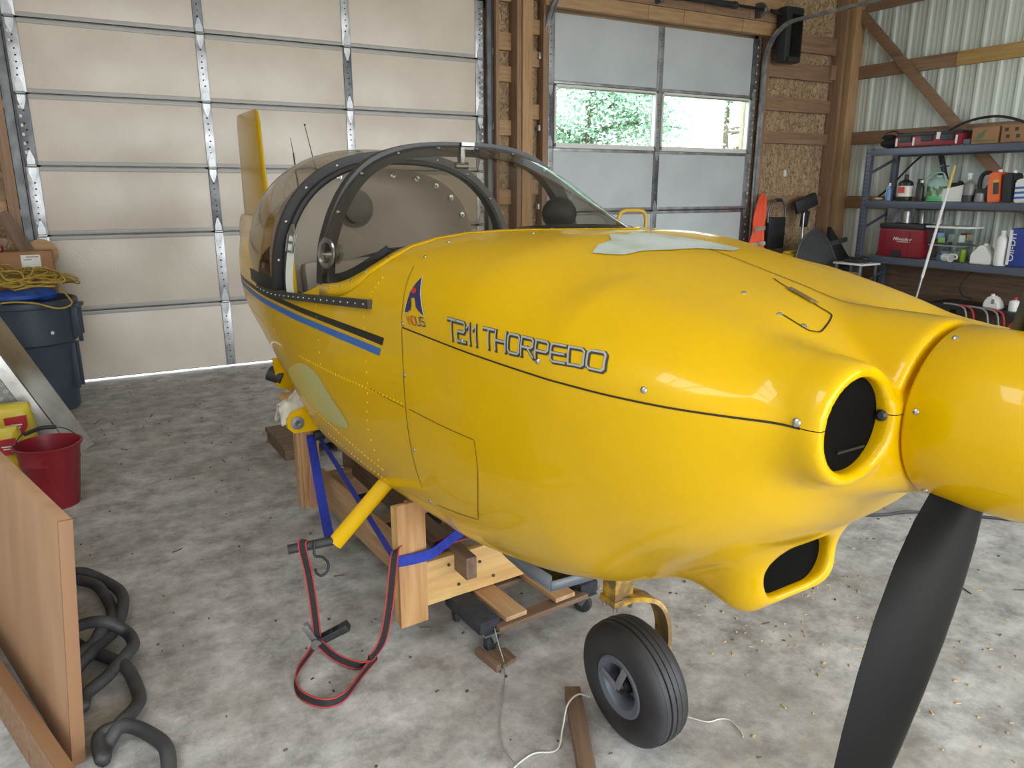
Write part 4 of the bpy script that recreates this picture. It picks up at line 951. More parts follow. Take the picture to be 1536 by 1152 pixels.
hk = smooth_path([(.555,2.372,.415), (.548,2.36,.39), (.55,2.352,.37), (.575,2.355,.358), (.592,2.355,.33), (.585,2.352,.302), (.565,2.352,.292), (.55,2.352,.305), (.545,2.352,.322)], 6)
MB().tube([p-o for p in hk], .0045, 8).build('hook', 'black_plastic', t, 60)
s_ = .5; t = strap('blue_strap', [
    ([(.835,3.31,.50), (.83,3.29,.47), (.82,3.0,.435), (.80,2.6,.40), (.785,2.3,.375), (.78,2.185,.365)], (0, 0, 1)),
    ([(.778,2.186,.365), (.84,2.176,.366), (.905,2.172,.372), (.96,2.19,.385), (1.06,2.21,.42), (1.2,2.23,.47)], (0, 0, 1)),
    ([(.79,3.285,.49), (.785,3.27,.46), (.74,2.95,.25), (.70,2.72,.22)], (1, -.3, .2))], 'blue webbing strap wrapped round the front cradle post', m='web_blue', edge=None, width=.04)
MB().box((.045, 1.10, .12), (.05, .03, .04), bev=.006).build('buckle', 'black_plastic', t, 30)
t = strap('peach_strap', [([(.815,3.31,.47), (.795,3.30,.44), (.80,3.29,.41), (.79,3.29,.35), (.775,3.28,.24), (.775,3.28,.155)], (1, .3, 0))], 'faded peach strap end hanging on the rear cradle post', m='web_peach', edge=None, width=.032)

# ------------------------------------------------------------------ loose timber, wires, rag
o = tag(MB().box((0, 0, .019), (.05, .62, .038), None, .003).build('wood_offcut', 'grey_wood_y', None, 30, (1.045, 1.44, 0)), 'narrow rough timber offcut lying left of the nose wheel', 'offcut'); o.rotation_euler = (0, 0, radians(-27))
o = tag(MB().box((0, 0, .014), (.022, .13, .028), None, .003).prism([(.01, .05, .002), (.09, .02, .002), (.085, -.05, .002), (.02, -.06, .002)], (0, 0, .012)).build('wheel_chock', 'grey_wood_y', None, 30, (1.03, 2.005, 0)), 'small broken wood chock under the front dolly caster', 'chock'); o.rotation_euler = (0, 0, radians(8))
pal = tag(empty('plank_stack', (.90, 4.62, 0), radians(2)), 'low stack of weathered grey planks on the floor behind the cradle', 'planks')
for k in range(3): MB().box((.16, -.2+k*.145, .085), (.40, .138, .03), None, .004).build('plank', 'grey_wood_x', pal, 30)
for x in (.0, .32): MB().box((x, -.055, .035), (.06, .44, .07), None, .004).build('bearer', 'grey_wood_y', pal, 30)
def wire(name, P, r, m, label): return tag(MB().tube(smooth_path(P, 6), r, 6).build(name, m, None, 60), label, 'wire')
mat('wire_white', lin(206, 206, 200), .5); mat('wire_grey', lin(150, 148, 142), .5)
wire('string', [(1.075,2.04,.10), (1.07,2.0,.06), (1.066,1.951,.004), (.996,1.831,.004), (.927,1.726,.004), (.881,1.622,.004), (.885,1.53,.004), (.93,1.46,.004)], .0018, 'wire_grey', 'thin grey string trailing from the dolly caster to the foreground')
wire('white_wire', [(.80,1.50,.004), (.866,1.535,.004), (.944,1.556,.004), (1.01,1.534,.005), (1.06,1.58,.03), (1.11,1.63,.055), (1.17,1.66,.05), (1.218,1.662,.02)], .0028, 'wire_white', 'white wire looping over the timber offcut near the wheel')
wire('white_wire', [(1.43,1.47,.004), (1.476,1.411,.004), (1.52,1.40,.004), (1.543,1.38,.004), (1.537,1.333,.004), (1.525,1.308,.004)], .002, 'wire_white', 'short white wire curl on the floor right of the wheel')
wire('floor_cable', [(2.9,2.35,.008), (3.258,2.117,.008), (3.469,2.044,.008), (3.727,1.827,.008), (3.95,1.6,.008), (4.2,1.45,.008)], .008, 'black_rubber', 'black cable lying on the floor beyond the propeller')
jk = tag(empty('red_jack', (3.98, 1.80, 0), radians(-10)), 'red steel jack handle on the floor at the right edge', 'jack')
MB().box((.12, 0, .04), (.3, .07, .04), bev=.008).build('body', 'red_plastic', jk); MB().cyl((-.17, .0, .045), (.02, 0, .05), .016, n=12).build('handle', 'red_plastic', jk)
MB().box((-.17, .05, .02), (.06, .03, .03), bev=.004).build('saddle', 'white_plastic', jk)
# rag on the spar fitting
q = random.Random(11); s = MB(); n = 12; rows = []
for i in range(n):
    row = []
    for j in range(n):
        a, b = i/(n-1)-.5, j/(n-1)-.5
        row.append((.70+.17*a+q.gauss(0, .008), 3.10+.13*b+q.gauss(0, .01), .765-.13*max(0, -a+.05)-.25*b*b+.018*sin(9*a+5*b)+q.gauss(0, .006)))
    rows.append(row)
s.grid(rows); o = s.build('cloth_rag', mat('rag', lin(214, 210, 198), .9, 0, lin(180, 176, 164), 9), None, 60); md = o.modifiers.new('s', 'SUBSURF'); md.levels = 1; md.render_levels = 1; md = o.modifiers.new('t', 'SOLIDIFY'); md.thickness = .004
tag(o, 'crumpled white rag draped over the spar fitting', 'rag')

# ------------------------------------------------------------------ left side clutter
b = tag(empty('wooden_board', (-.185, 2.17, 0), radians(106.3)), 'large smooth brown board standing in the left foreground', 'board')
R = Matrix.Rotation(radians(5), 4, 'X')
MB().box(R @ Vector((.85, .02, .365)), (1.7, .036, .735), R, .004).build('panel', 'brown_board', b, 30)
MB().box(R @ Vector((.0-.004, .02, .365)), (.008, .036, .735), R, .002).build('edge_band', mat('edge_band', lin(140, 104, 74), .6), b, 30)
b2 = tag(empty('wooden_board', (-.262, 2.02, 0), radians(108)), 'shorter brown board leaning in front of the tall one', 'board')
R = Matrix.Rotation(radians(8), 4, 'X'); MB().box(R @ Vector((.6, -.02, .055)), (1.4, .04, .11), R, .004).build('panel', 'old_pine_y', b2, 30); MB().box(R @ Vector((.6, -.02, .114)), (1.4, .04, .008), R, .002).build('edge_band', 'edge_band', b2, 30)
hp = [(-.216,2.582,.022),(-.244,2.45,.022),(-.26,2.7,.022),(-.27,3.1,.022),(-.25,3.32,.022),(-.184,3.313,.022),(-.101,3.223,.022),(-.057,3.096,.022),(-.049,2.952,.024),(-.08,2.816,.03),(-.136,2.707,.03),(-.181,2.624,.024),(-.30,2.58,.022),(-.40,2.8,.022),(-.38,3.2,.022),(-.26,3.27,.05),(-.184,3.239,.03),(-.127,3.136,.024),(-.092,3.001,.024),(-.092,2.87,.028),(-.124,2.769,.04),(-.161,2.70,.05),(-.235,2.62,.06),(-.33,2.60,.05),(-.31,2.75,.06),(-.20,2.80,.07),(-.111,2.765,.07),(-.048,2.742,.045),(-.031,2.654,.03),(-.055,2.579,.03),(-.118,2.491,.045),(-.176,2.428,.03),(-.27,2.36,.022),(-.38,2.5,.022),(-.36,2.75,.04),(-.238,2.796,.022),(-.176,2.729,.022),(-.117,2.63,.022),(-.061,2.516,.022),(-.033,2.383,.022),(-.044,2.298,.022),(-.094,2.209,.025),(-.147,2.161,.022),(-.22,2.10,.022),(-.33,2.1,.022),(-.33,2.2,.04),(-.244,2.21,.06),(-.144,2.206,.066),(-.074,2.195,.05),(-.016,2.133,.03),(.02,2.037,.022),(.01,1.928,.022),(-.021,1.854,.022)]
hp = [(max(x, -.185-.2917*(max(y, 2.0)-2.17)+.05) if y > 2.15 else max(x, -.14), y, z+.012*(i % 3)) for i, (x, y, z) in enumerate(hp)]   # the coil lies clear of the board
_f = [hp[0]]
for _p in hp[1:]:
    if (Vector(_p)-Vector(_f[-1])).length > .055: _f.append(_p)
hp = _f
tag(MB().tube(smooth_path(hp, 6), .021, 12).build('rubber_hose', mat('hose', lin(46, 47, 50), .6, 0, lin(66, 66, 68), 12), None, 80), 'thick black rubber hose coiled on the floor beside the brown board', 'hose')
# bucket
bk_ = tag(empty('bucket', (-.30, 4.30, 0)), 'dark red plastic bucket with a pouring lip on the floor', 'bucket')
rows = []; n = 40
for h, r in ((.004, .0), (.004, .10), (.0, .105), (.12, .121), (.235, .134), (.24, .138), (.25, .138), (.255, .136), (.322, .146), (.322, .156), (.334, .158), (.336, .148), (.30, .142), (.012, .102), (.012, .0)):
    row = []
    for k in range(n):
        a = 2*pi*k/n; sp = math.exp(-((a-radians(295))/.35)**2)*(.022 if h > .29 else 0); row.append(((r+sp)*cos(a), (r+sp)*sin(a), h+sp*.2))
    rows.append(row)
s = MB(); s.grid(rows, closed_v=True); s.build('pail', 'red_plastic', bk_, 40)
hd = [(.153*cos(a), .153*sin(a), .318) for a in (radians(200),)]+[(-.12, .09-.0, .36), (-.03, .15, .372), (.07, .155, .358), (.13, .08, .33), (.15, .03, .318)]
MB().tube(smooth_path(hd, 6), .0028, 8).build('bail', 'dark_steel', bk_, 60); MB().tube(smooth_path([(-.10, .105, .363), (-.03, .15, .373), (.04, .158, .367)], 6), .0105, 10).build('grip', 'black_plastic', bk_, 60)
# yellow bags
bg = 'yellow sacks stacked by the tread-plate ramp'
def sack(loc, rz, size, label):
    t = tag(empty('plastic_sack', loc, rz), label, 'sack', bg); n = 14; rows = []; sx, sy, sz = size
    q = random.Random(int(loc[0]*100)+5)
    for i in range(n+1):
        z = sz*i/n; k = min(1, (sin(pi*min(1, max(.0, i/n*.92+.06)))**.35)); row = []
        for j in range(24):
            a = 2*pi*j/24; r = (abs(cos(a))**4+abs(sin(a))**4)**-.25; row.append((sx/2*r*cos(a)*(.9+.1*k)+q.gauss(0, .003), sy/2*r*sin(a)*k+q.gauss(0, .003), z))
        rows.append(row)
    s = MB(); V = s.grid(rows, closed_v=True); s.bm.faces.new(V[0]); s.bm.faces.new(V[-1][::-1]); s.build('sack_body', mat('sack_yellow', lin(206, 184, 40), .35, 0, lin(222, 200, 70), 5), t, 50)
    P2 = [(sx*.20, -sy/2*.98, sz*.84), (sx*.46, -sy/2*.90, sz*.86), (sx*.46, -sy/2*.93, sz*.70), (sx*.40, -sy/2*.97, sz*.60), (sx*.28, -sy/2*1.0, sz*.60), (sx*.21, -sy/2*1.0, sz*.70)]
    MB().prism([Vector(p)+Vector((0, -.012, 0)) for p in P2], (0, .012, 0)).build('printed_badge', mat('badge_red', lin(176, 40, 52), .4), t, 0)
    MB().box((sx*.34, -sy/2*.985-.014, sz*.74), (sx*.13, .002, sz*.02)).box((sx*.34, -sy/2*.985-.014, sz*.70), (sx*.09, .002, sz*.02)).build('badge_print', 'white_plastic', t, 0)
    return t
sack((-.60, 4.98, 0), radians(-8), (.42, .16, .40), 'upright yellow plastic sack with a red badge behind the bucket')
sack((-.62, 4.70, 0), radians(-6), (.36, .14, .34), 'nearer yellow plastic sack half hidden by the brown board')
# diamond-plate ramp, leaning
rm = tag(empty('aluminium_ramp', (-.17, 5.17, 0)), 'aluminium tread-plate ramp leaning against the clutter', 'ramp')
Ld = Vector((-.405, .075, .885)); fw = Vector((.10, .16, 0)); lf = Vector((-1, -.05, 0)); a0 = Vector((-.05, -.08, .004)); H_ = 1.25
def para(o_, a, b, t): return [o_, o_+a, o_+a+b, o_+b]
MB().prism(para(a0, fw, Ld*H_, 0), Vector((.85,-.5,.3)).normalized()*.006).build('side_flange', 'aluminium', rm, 30)
MB().prism(para(a0+lf*.085, lf*.52, Ld*H_, 0), Vector((0, .01, 0))).build('tread_plate', 'tread_grey', rm, 30)
MB().prism(para(a0+lf*.004, lf*.078, Ld*H_, 0), Vector((0, .018, .008))).build('edge_lip', 'aluminium', rm, 30)
s = MB(); Ln = Ld.normalized(); nn = Vector((0, -1, .08)).normalized()
for i in range(26):
    for j in range(10):
        c = a0+lf*(.10+.05*j)+Ld*(.03+i*.046); sg = 1 if (i+j) % 2 else -1
        for kx in (-1, 0, 1):
            dd = (Ln+lf*sg*.9).normalized(); ee = dd.cross(nn); p = c+ee*(.008*kx); s.box(p+nn*.001, (.026, .003, .003), Matrix((dd, ee, nn)).transposed().to_4x4())
    c = a0+lf*.045+Ld*(.03+i*.046); dd = (Ln+lf*(.8 if i % 2 else -.8)).normalized(); ee = dd.cross(nn)
    for kx in (-1, 0, 1): s.box(c+ee*(.008*kx), (.03, .003, .004), Matrix((dd, ee, nn)).transposed().to_4x4())
stuff(s.build('tread_bars', 'steel', rm, 0))
# trash can
tc_ = tag(empty('trash_can', (-.43, 6.38, 0)), 'round blue-grey plastic trash can by the large door', 'trash can')
s = MB(); s.lathe([(0,.0),(.235,.0),(.245,.01),(.262,.50),(.275,.505),(.292,.515),(.300,.77),(.318,.775),(.322,.80),(.318,.815),(.296,.82),(.285,.80),(.24,.03),(0,.03)], n=48); s.build('can_body', 'can_grey', tc_, 30)
for a in (-12, 168):
    R = rotz(radians(a)); h = MB(); h.box(R @ Vector((.315, 0, .62)), (.03, .012, .26), R, .005); 
    for y in (-.06, .06): h.box(R @ Vector((.30, y, .66)), (.06, .012, .24), R, .004)
    h.box(R @ Vector((.325, 0, .765)), (.05, .14, .03), R, .008); h.build('handle', 'can_grey', tc_, 30)
for a, z0, z1 in ((-14, .16, .46),):
    R = rotz(radians(a))
    for y in (-.05, .05): MB().box(R @ Vector((.265, y, .32)), (.04, .01, .34), R, .003).build('rib', 'can_grey', tc_, 30)
MB().cyl((.30*cos(radians(-62)), .30*sin(radians(-62)), .60), (.304*cos(radians(-62)), .304*sin(radians(-62)), .60), .012, n=14).build('badge', 'white_plastic', tc_, 30)
# rope heap on the can
q = random.Random(5); P = []
for k in range(120):
    a = k*.53+q.uniform(-.35, .35); r = .11+.19*abs(sin(k*.31+.4))+q.uniform(-.04, .04); P.append((.05*sin(k*.21)-.01+r*cos(a), .04*cos(k*.17)+r*.95*sin(a), .03+.15*max(0, 1-r*2.6)+.10*q.random()*(1.1-r*2)+.045*(k/120)))
P += [(.26, -.24, .03), (.285, -.30, -.03), (.2, -.345, -.05), (.05, -.35, .0), (-.15, -.33, .0), (-.22, -.34, -.1), (-.21, -.34, -.25), (-.19, -.345, -.36)]
tag(MB().tube(smooth_path(P, 5), .0065, 7).build('yellow_rope', mat('rope', lin(190, 164, 76), .8, 0, lin(168, 140, 58), 30), None, 80, (-.43, 6.38, .83)), 'tangled yellow rope heaped on top of the trash can', 'rope')
bl = tag(empty('blue_tarp', (-.43, 6.38, .80)), 'blue tarp bundle under the yellow rope', 'tarp'); MB().ball((-.06, -.12, .05), .12, 14, (1.5, .8, .45)).ball((.1, -.05, .05), .09, 12, (1.2, 1, .6)).build('folded_tarp', mat('tarp_blue', lin(44, 84, 168), .5), bl)
# cardboard box and boards behind the can
bx_ = tag(empty('cardboard_box', (-.52, 6.85, 0)), 'brown cardboard box with a white label behind the trash can', 'box')
MB().box((0, 0, .565), (.56, .30, 1.13), bev=.006).build('carton', 'cardboard', bx_, 30); MB().box((.14, -.153, 1.055), (.125, .003, .10)).build('shipping_label', 'white_plastic', bx_, 0)
MB().box((.15, -.156, 1.09), (.08, .002, .006)).box((.12, -.156, 1.07), (.05, .002, .004)).build('label_print', 'decal_dark', bx_, 0)
o = tag(MB().box((0, 0, .15), (.09, .02, .32), None, .003).build('scrap_board', 'grey_wood_z', None, 30, (-.40, 6.80, 1.132)), 'dark board offcut leaning on the cardboard box', 'board'); o.rotation_euler = (0, radians(-24), 0)
o = tag(MB().lathe([(.0,0),(.11,0),(.11,.012),(0,.012)], n=30).build('wooden_disc', 'pine_x', None, 30, (-.31, 6.86, 1.10)), 'round wooden disc edge resting on the cardboard box', 'disc'); o.rotation_euler = (radians(72), 0, 0)
o = tag(MB().box((0, 0, .02), (.22, .16, .04), None, .008).build('red_case', 'red_plastic', None, 30, (-.66, 6.76, 1.132)), 'flat red case lying on top of the cardboard box', 'case')

# ------------------------------------------------------------------ storage rack on the metal wall
RX, RY0, RY1 = 8.45, 3.72, 6.16; LV = (2.05, 1.445, .785, .28)
rk = tag(empty('storage_rack', (8.72, 4.95, 0)), 'grey steel storage rack against the metal wall', 'rack'); ro = Vector((8.72, 4.95, 0))
for y in (RY1, RY0):
    for x in (RX+.02, 8.98):
        u_ = MB().box(Vector((x, y, 1.02))-ro, (.06, .07, 2.08), bev=.003).build('upright', 'rack_grey', rk, 30)
        if y == RY1 and x < 8.6:
            h = MB()
            for k in range(38):
                for dy in (-.011, .011): h.box(Vector((x-.031, y+dy*1.4, .12+k*.0508))-ro, (.003, .012, .022), Matrix.Rotation(.3, 4, 'X'))
            stuff(h.build('slot', 'joint', u_, 0))
    for z in (.35, 1.1, 1.75): MB().beam(Vector((RX+.02, y, z))-ro, Vector((8.98, y, z+.2))-ro, .02, .03).build('end_brace', 'rack_grey', rk, 30)
for z in LV[:3]:
    for x in (RX, 9.0): MB().box(Vector((x, (RY0+RY1)/2, z-.045))-ro, (.028, RY1-RY0-.04, .075), bev=.004).build('beam', 'rack_grey', rk, 30)
    d = MB()
    for k in range(40): y = RY0+.04+k*(RY1-RY0-.08)/39; d.cyl(Vector((RX-.012, y, z-.004))-ro, Vector((9.0, y, z-.004))-ro, .003, n=5)
    for k in range(6): x = RX+.06+k*.09; d.cyl(Vector((x, RY0, z-.009))-ro, Vector((x, RY1, z-.009))-ro, .003, n=5)
    stuff(d.build('wire_deck', 'galvanised', rk, 40))
for y in (5.50, 4.4):
    MB().beam(Vector((9.0, y-.1, 1.42))-ro, Vector((9.0, y+.12, 2.02))-ro, .02, .06, (0,1,0)).build('hanging_strap', 'black_plastic', rk, 30)
# containers
def bottle(name, label, x, y, z, prof, m, cap=None, capm='black_plastic', lab=None, labm=None, cat='bottle', grp=None, sq=1.0, n=20):
    t = tag(empty(name, (x, y, z)), label, cat, grp); s = MB(); s.lathe(prof, n=n)
    for v in s.bm.verts: v.co.y *= sq
    s.build('body', m, t, 40)
    if cap: s = MB(); s.lathe([(cap[0]*1.05, cap[1]), (cap[0], cap[2]), (0, cap[2])], n=14); s.build('cap', capm, t, 40)
    if lab:
        s = MB(); r0 = lab[0]+.0015; s.lathe([(r0, lab[1]), (r0, lab[2])], n=n, cap0=False, cap1=False)
        for v in s.bm.verts: v.co.y *= sq
        s.build('label', labm, t, 40)
    return t
def rnd(r, h, neck, nh): return [(0,0),(r*.95,0),(r,.01),(r,h*.72),(r*.9,h*.8),(neck,h*.9),(neck,h*.9+nh),(0,h*.9+nh)]
Z1 = LV[1]+.001; G1 = 'bottles on the middle rack shelf'
mat('pale_blue', lin(110, 150, 206), .4); mat('dark_green_black', lin(38, 40, 36), .4); mat('sprayer_green', lin(96, 178, 122), .4); mat('sprayer_pale', lin(158, 186, 178), .4); mat('orange_plastic', lin(236, 112, 60), .45); mat('grey_bottle', lin(130, 132, 128), .35); mat('tan_cloth', lin(190, 170, 140), .9); mat('label_red', lin(214, 70, 60), .5); mat('label_dark', lin(60, 60, 60), .5); mat('lime', lin(150, 190, 60), .5)
bottle('spray_bottle', 'small white bottle with red cap at the rack upright', 8.52, 5.83, Z1, rnd(.03, .18, .012, .02), 'white_plastic', (.013, .175, .21), 'red_plastic', grp=G1)
bottle('spray_bottle', 'small pale blue bottle with white trigger beside the red-capped one', 8.50, 5.74, Z1, rnd(.028, .17, .012, .03), 'pale_blue', (.014, .17, .205), 'white_plastic', grp=G1)
o = tag(MB().ball((0, 0, .02), .04, 12, (1, 1.5, .5)).ball((.02, .06, .015), .03, 10, (1, 1.2, .5)).build('cloth_scrap', 'tan_cloth', None, 60, (8.52, 5.96, Z1)), 'small crumpled tan cloth at the end of the middle shelf', 'cloth')
bottle('engine_oil_bottle', 'black bottle with a red and white label on the middle shelf', 8.52, 5.55, Z1, rnd(.068, .27, .02, .02), 'dark_green_black', (.022, .26, .30), 'black_plastic', (.068, .05, .17), 'decal_white', grp=G1, sq=1.25)
MB().box((8.445, 5.55, Z1+.125), (.004, .08, .07)).build('label_mark', 'label_red', [o for o in bpy.data.objects if o.get('label', '').startswith('black bottle with a red')][0], 0).location = (-8.52, -5.55, -Z1)
bottle('spray_can', 'tall black spray can behind the labelled bottle', 8.56, 5.40, Z1, [(0,0),(.034,0),(.034,.2),(.028,.215),(.014,.225),(.014,.25),(0,.25)], 'black_plastic', (.03, .215, .25), 'black_plastic', (.034, .03, .16), 'label_dark', cat='spray can', grp=G1)
bottle('spray_can', 'black spray can with silver rim next to the green sprayer', 8.50, 5.34, Z1, [(0,0),(.034,0),(.034,.19),(.03,.20),(.012,.21),(0,.21)], 'black_plastic', (.022, .20, .235), 'steel', (.034, .03, .15), 'decal_dark', cat='spray can', grp=G1)
sp = bottle('pump_sprayer', 'green translucent pump sprayer with a grey handle', 8.56, 5.17, Z1, [(0,0),(.115,0),(.12,.01),(.12,.06)], 'sprayer_green', cat='sprayer', n=28)
s = MB(); s.lathe([(.12,.06),(.12,.17),(.11,.19),(.07,.21)], n=28, cap0=False, cap1=False); s.build('tank', mat('tank_dark', lin(70, 110, 70), .3, 0, lin(180, 200, 170), 14, contrast=(.5,.62)), sp, 40)
s = MB(); s.lathe([(.122,.165),(.115,.21),(.06,.26),(.045,.27),(.045,.29),(0,.29)], n=28, cap0=False); s.build('shoulder', 'sprayer_pale', sp, 40)
MB().tube(smooth_path([(-.02,.11,.2),(-.02,.09,.28),(-.02,.03,.31),(-.02,-.05,.30),(-.02,-.10,.2)], 6), .012, 8).build('carry_loop', 'sprayer_pale', sp, 60)
MB().cyl((0,-.02,.28), (0,-.02,.37), .01, n=10).beam((0,.03,.375), (0,-.08,.385), .02, .014).lathe([(.05,.285),(.04,.31),(0,.31)], (0,-.02,0), n=16).build('pump_handle', 'black_plastic', sp, 40)
MB().tube(smooth_path([(-.1,.10,.15),(-.11,.11,.23),(-.05,.02,.36),(0,-.02,.40)], 6), .004, 6).build('spray_tube', 'sprayer_green', sp, 60)
t = tag(empty('plastic_bin', (8.58, 4.94, Z1)), 'white slanted plastic bin on the middle shelf behind the pole', 'bin')
s = MB(); s.prism([(-.09, .14, 0), (-.09, -.11, 0), (-.09, -.13, .19), (-.09, .05, .15), (-.09, .16, .13)], (.2, 0, 0)); s.build('bin_body', 'white_plastic', t, 30); MB().ball((0, .06, .17), .06, 12, (1, 1.2, .6)).ball((.0, .0, .19), .035, 10).build('bin_contents', 'black_rubber', t)
def trigger(t, h, m='white_plastic'):
    MB().box((-.02, 0, h+.02), (.07, .022, .03), bev=.006).cyl((0, 0, h-.03), (0, 0, h+.01), .012, n=10).build('trigger_head', m, t); MB().beam((-.035, 0, h+.01), (-.05, 0, h-.04), .014, .008, (1,0,0)).build('trigger', m, t, 30)
t = bottle('spray_bottle', 'grey trigger spray bottle with a cream head', 8.52, 4.80, Z1, rnd(.055, .24, .014, .02), 'grey_bottle', None, sq=1.1, grp=G1, lab=(.055, .0, .07), labm='label_dark'); trigger(t, .27)
t = tag(empty('oil_jug', (8.56, 4.64, Z1)), 'black jug with a large loop handle on the middle shelf', 'jug', G1)
MB().tube(smooth_path([(0,.07,.12),(0,.075,.22),(0,.05,.29),(0,-.02,.30),(0,-.05,.22),(0,.0,.12)], 6), .022, 10).build('loop_handle', 'black_plastic', t, 60); MB().box((0, .0, .07), (.13, .19, .14), bev=.03).build('body', 'black_plastic', t)
o = tag(MB().lathe([(0,0),(.05,0),(.055,.01),(.045,.09),(.0,.1)], n=18).build('tape_roll', 'grey_bottle', None, 40, (8.50, 4.66, Z1)), 'small grey cup in front of the black loop-handled jug', 'cup')
def slab_jug(name, label, y, m, lean, w=.13, h=.31, d=.2):
    t = tag(empty(name, (8.56, y, Z1)), label, 'jug', G1); R = Matrix.Rotation(lean, 4, 'X')
    s = MB(); s.prism([R @ Vector((-d/2, a, b)) for a, b in ((w*.5, .0), (-w*.5, .0), (-w*.5, h*.93), (-w*.3, h), (w*.28, h), (w*.46, h*.9))], (d, 0, 0))
    bmesh.ops.bevel(s.bm, geom=s.bm.edges[:], offset=.012, segments=2, affect='EDGES'); s.build('body', m, t, 40); MB().cyl(R @ Vector((0, -w*.1, h-.005)), R @ Vector((0, -w*.1, h+.025)), .022, n=14).build('cap', 'white_plastic', t); return t, R
t, R = slab_jug('antifreeze_jug', 'orange flat-sided jug leaning on the middle shelf', 4.50, 'orange_plastic', radians(-6)); MB().box(R @ Vector((-.102, -.03, .14)), (.004, .055, .12), R).build('label', 'label_dark', t, 0); MB().box(R @ Vector((-.103, -.03, .215)), (.004, .055, .025), R).build('label_band', mat('lab_yel', lin(214, 184, 60), .5), t, 0)
t, R = slab_jug('oil_jug', 'black flat-sided jug right of the orange jug', 4.36, 'black_plastic', radians(-5), .11, .30)
t, R = slab_jug('washer_jug', 'white jug with blue striped label at the right edge', 4.22, 'white_plastic', radians(-4), .15, .24)
for z in (.05, .10, .15): MB().box(R @ Vector((-.103, 0, z)), (.004, .13, .022), R).build('label_band', 'decal_blue', t, 0)
# top shelf
Z2 = LV[0]+.001
t = tag(empty('tool_bag', (8.62, 5.92, Z2)), 'black fabric tool bag at the end of the top shelf', 'bag'); MB().ball((0, 0, .06), .12, 16, (.9, 1.3, .5)).ball((0, .05, .13), .07, 12, (1, 1.2, .5)).ball((.03, -.08, .12), .06, 12).build('bag_body', 'black_rubber', t); MB().tube(smooth_path([(-.05,.12,.12),(-.06,.05,.18),(-.06,-.06,.19),(-.05,-.12,.13)], 5), .008, 8).build('handle', 'black_plastic', t, 60)
t = tag(empty('tool_case', (8.62, 5.33, Z2)), 'open-clasped red and black tool case on the top shelf', 'tool case')
MB().box((0, 0, .065), (.30, .80, .12), bev=.015).build('case_shell', 'red_plastic', t); MB().box((0, 0, .14), (.29, .78, .035), bev=.01).build('case_lid', 'black_plastic', t)
for y in (-.24, .0, .26): MB().box((-.155, y, .09), (.02, .14, .07), bev=.006).build('latch', 'black_plastic', t)
for y in (-.34, .16, .37): MB().box((-.152, y, .06), (.012, .02, .09)).build('clasp', 'white_plastic', t, 0)
MB().box((-.153, -.13, .11), (.012, .04, .075)).build('sticker', 'white_plastic', t, 0)
t = tag(empty('battery_charger', (8.53, 5.0, Z2)), 'small grey charger block in front of the red tool case', 'charger'); MB().box((0, 0, .03), (.08, .12, .06), bev=.008).build('block', 'grey_bottle', t); MB().box((0, -.11, .03), (.08, .08, .06), bev=.008).build('block', 'rack_grey', t)
t = tag(empty('printed_carton', (8.60, 4.70, Z2)), 'small cardboard carton printed with a green leaf emblem', 'carton'); MB().box((0, 0, .085), (.22, .28, .17), bev=.004).build('carton', 'cardboard', t, 30)
MB().box((0, 0, .18), (.02, .08, .03)).build('flap', 'cardboard', t, 0); s = MB(); s.prism([(-.112, .09-a, b) for a, b in ((.0,.06),(.04,.05),(.07,.07),(.09,.12),(.11,.15),(.07,.13),(.04,.10),(.02,.11))], (-.002, 0, 0)); s.build('printed_leaf', mat('print_green', lin(86, 120, 84), .7), t, 0); MB().box((-.112, 0, .03), (.002, .22, .012)).build('printed_line', 'print_green', t, 0)
t = tag(empty('egg_carton_tray', (8.60, 4.32, Z2)), 'brown punched cardboard tray beside the leaf-printed carton', 'tray'); MB().box((0, 0, .09), (.24, .42, .18), bev=.004).build('tray_body', 'cardboard', t, 30)
s = MB()
for k in range(4):
    for z in (.06, .13): s.box((-.121, -.16+k*.1+.02*(z > .1), z), (.003, .035, .035))
stuff(s.build('punched_hole', 'joint', t, 0))
tag(MB().tube(smooth_path([(8.95,5.85,2.06),(8.95,5.6,2.2),(8.95,5.3,2.33),(8.95,5.0,2.36),(8.95,4.75,2.3),(8.95,4.55,2.2),(8.95,4.4,2.1)], 6), .014, 8).build('rubber_hose', 'black_rubber', None, 60), 'black hose arching behind the red tool case', 'hose')
tag(MB().tube(smooth_path([(9.0,6.4,1.45),(9.0,6.2,1.62),(9.0,5.95,1.88),(9.0,5.8,2.0),(8.98,5.7,2.06)], 6), .012, 8).build('rubber_hose', 'black_rubber', None, 60), 'black hose hanging down behind the rack upright', 'hose')
# lower shelf
Z3 = LV[2]+.001
t = tag(empty('cool_box', (8.66, 5.52, Z3)), 'large red tool chest with black lid and white script on the lower shelf', 'tool chest')
MB().box((0, 0, .17), (.34, .56, .33), bev=.02).build('chest_body', 'red_plastic', t); MB().box((0, 0, .365), (.35, .57, .06), bev=.015).build('chest_lid', 'black_plastic', t); MB().box((-.18, .02, .05), (.03, .12, .07), bev=.008).build('latch', 'black_plastic', t)
for y in (-.12, .2): MB().box((-.172, y, .16), (.008, .01, .28)).build('groove', mat('red_dark', lin(110, 24, 34), .5), t, 0)
cv = bpy.data.curves.new('txt', 'FONT'); cv.body = 'Milwaukee'; cv.size = .055; cv.shear = .25; cv.extrude = .001; cv.align_x = 'CENTER'
to = bpy.data.objects.new('txt', cv); COL.objects.link(to); dg = bpy.context.evaluated_depsgraph_get(); dg.update(); me = bpy.data.meshes.new_from_object(to.evaluated_get(dg)); bpy.data.objects.remove(to)
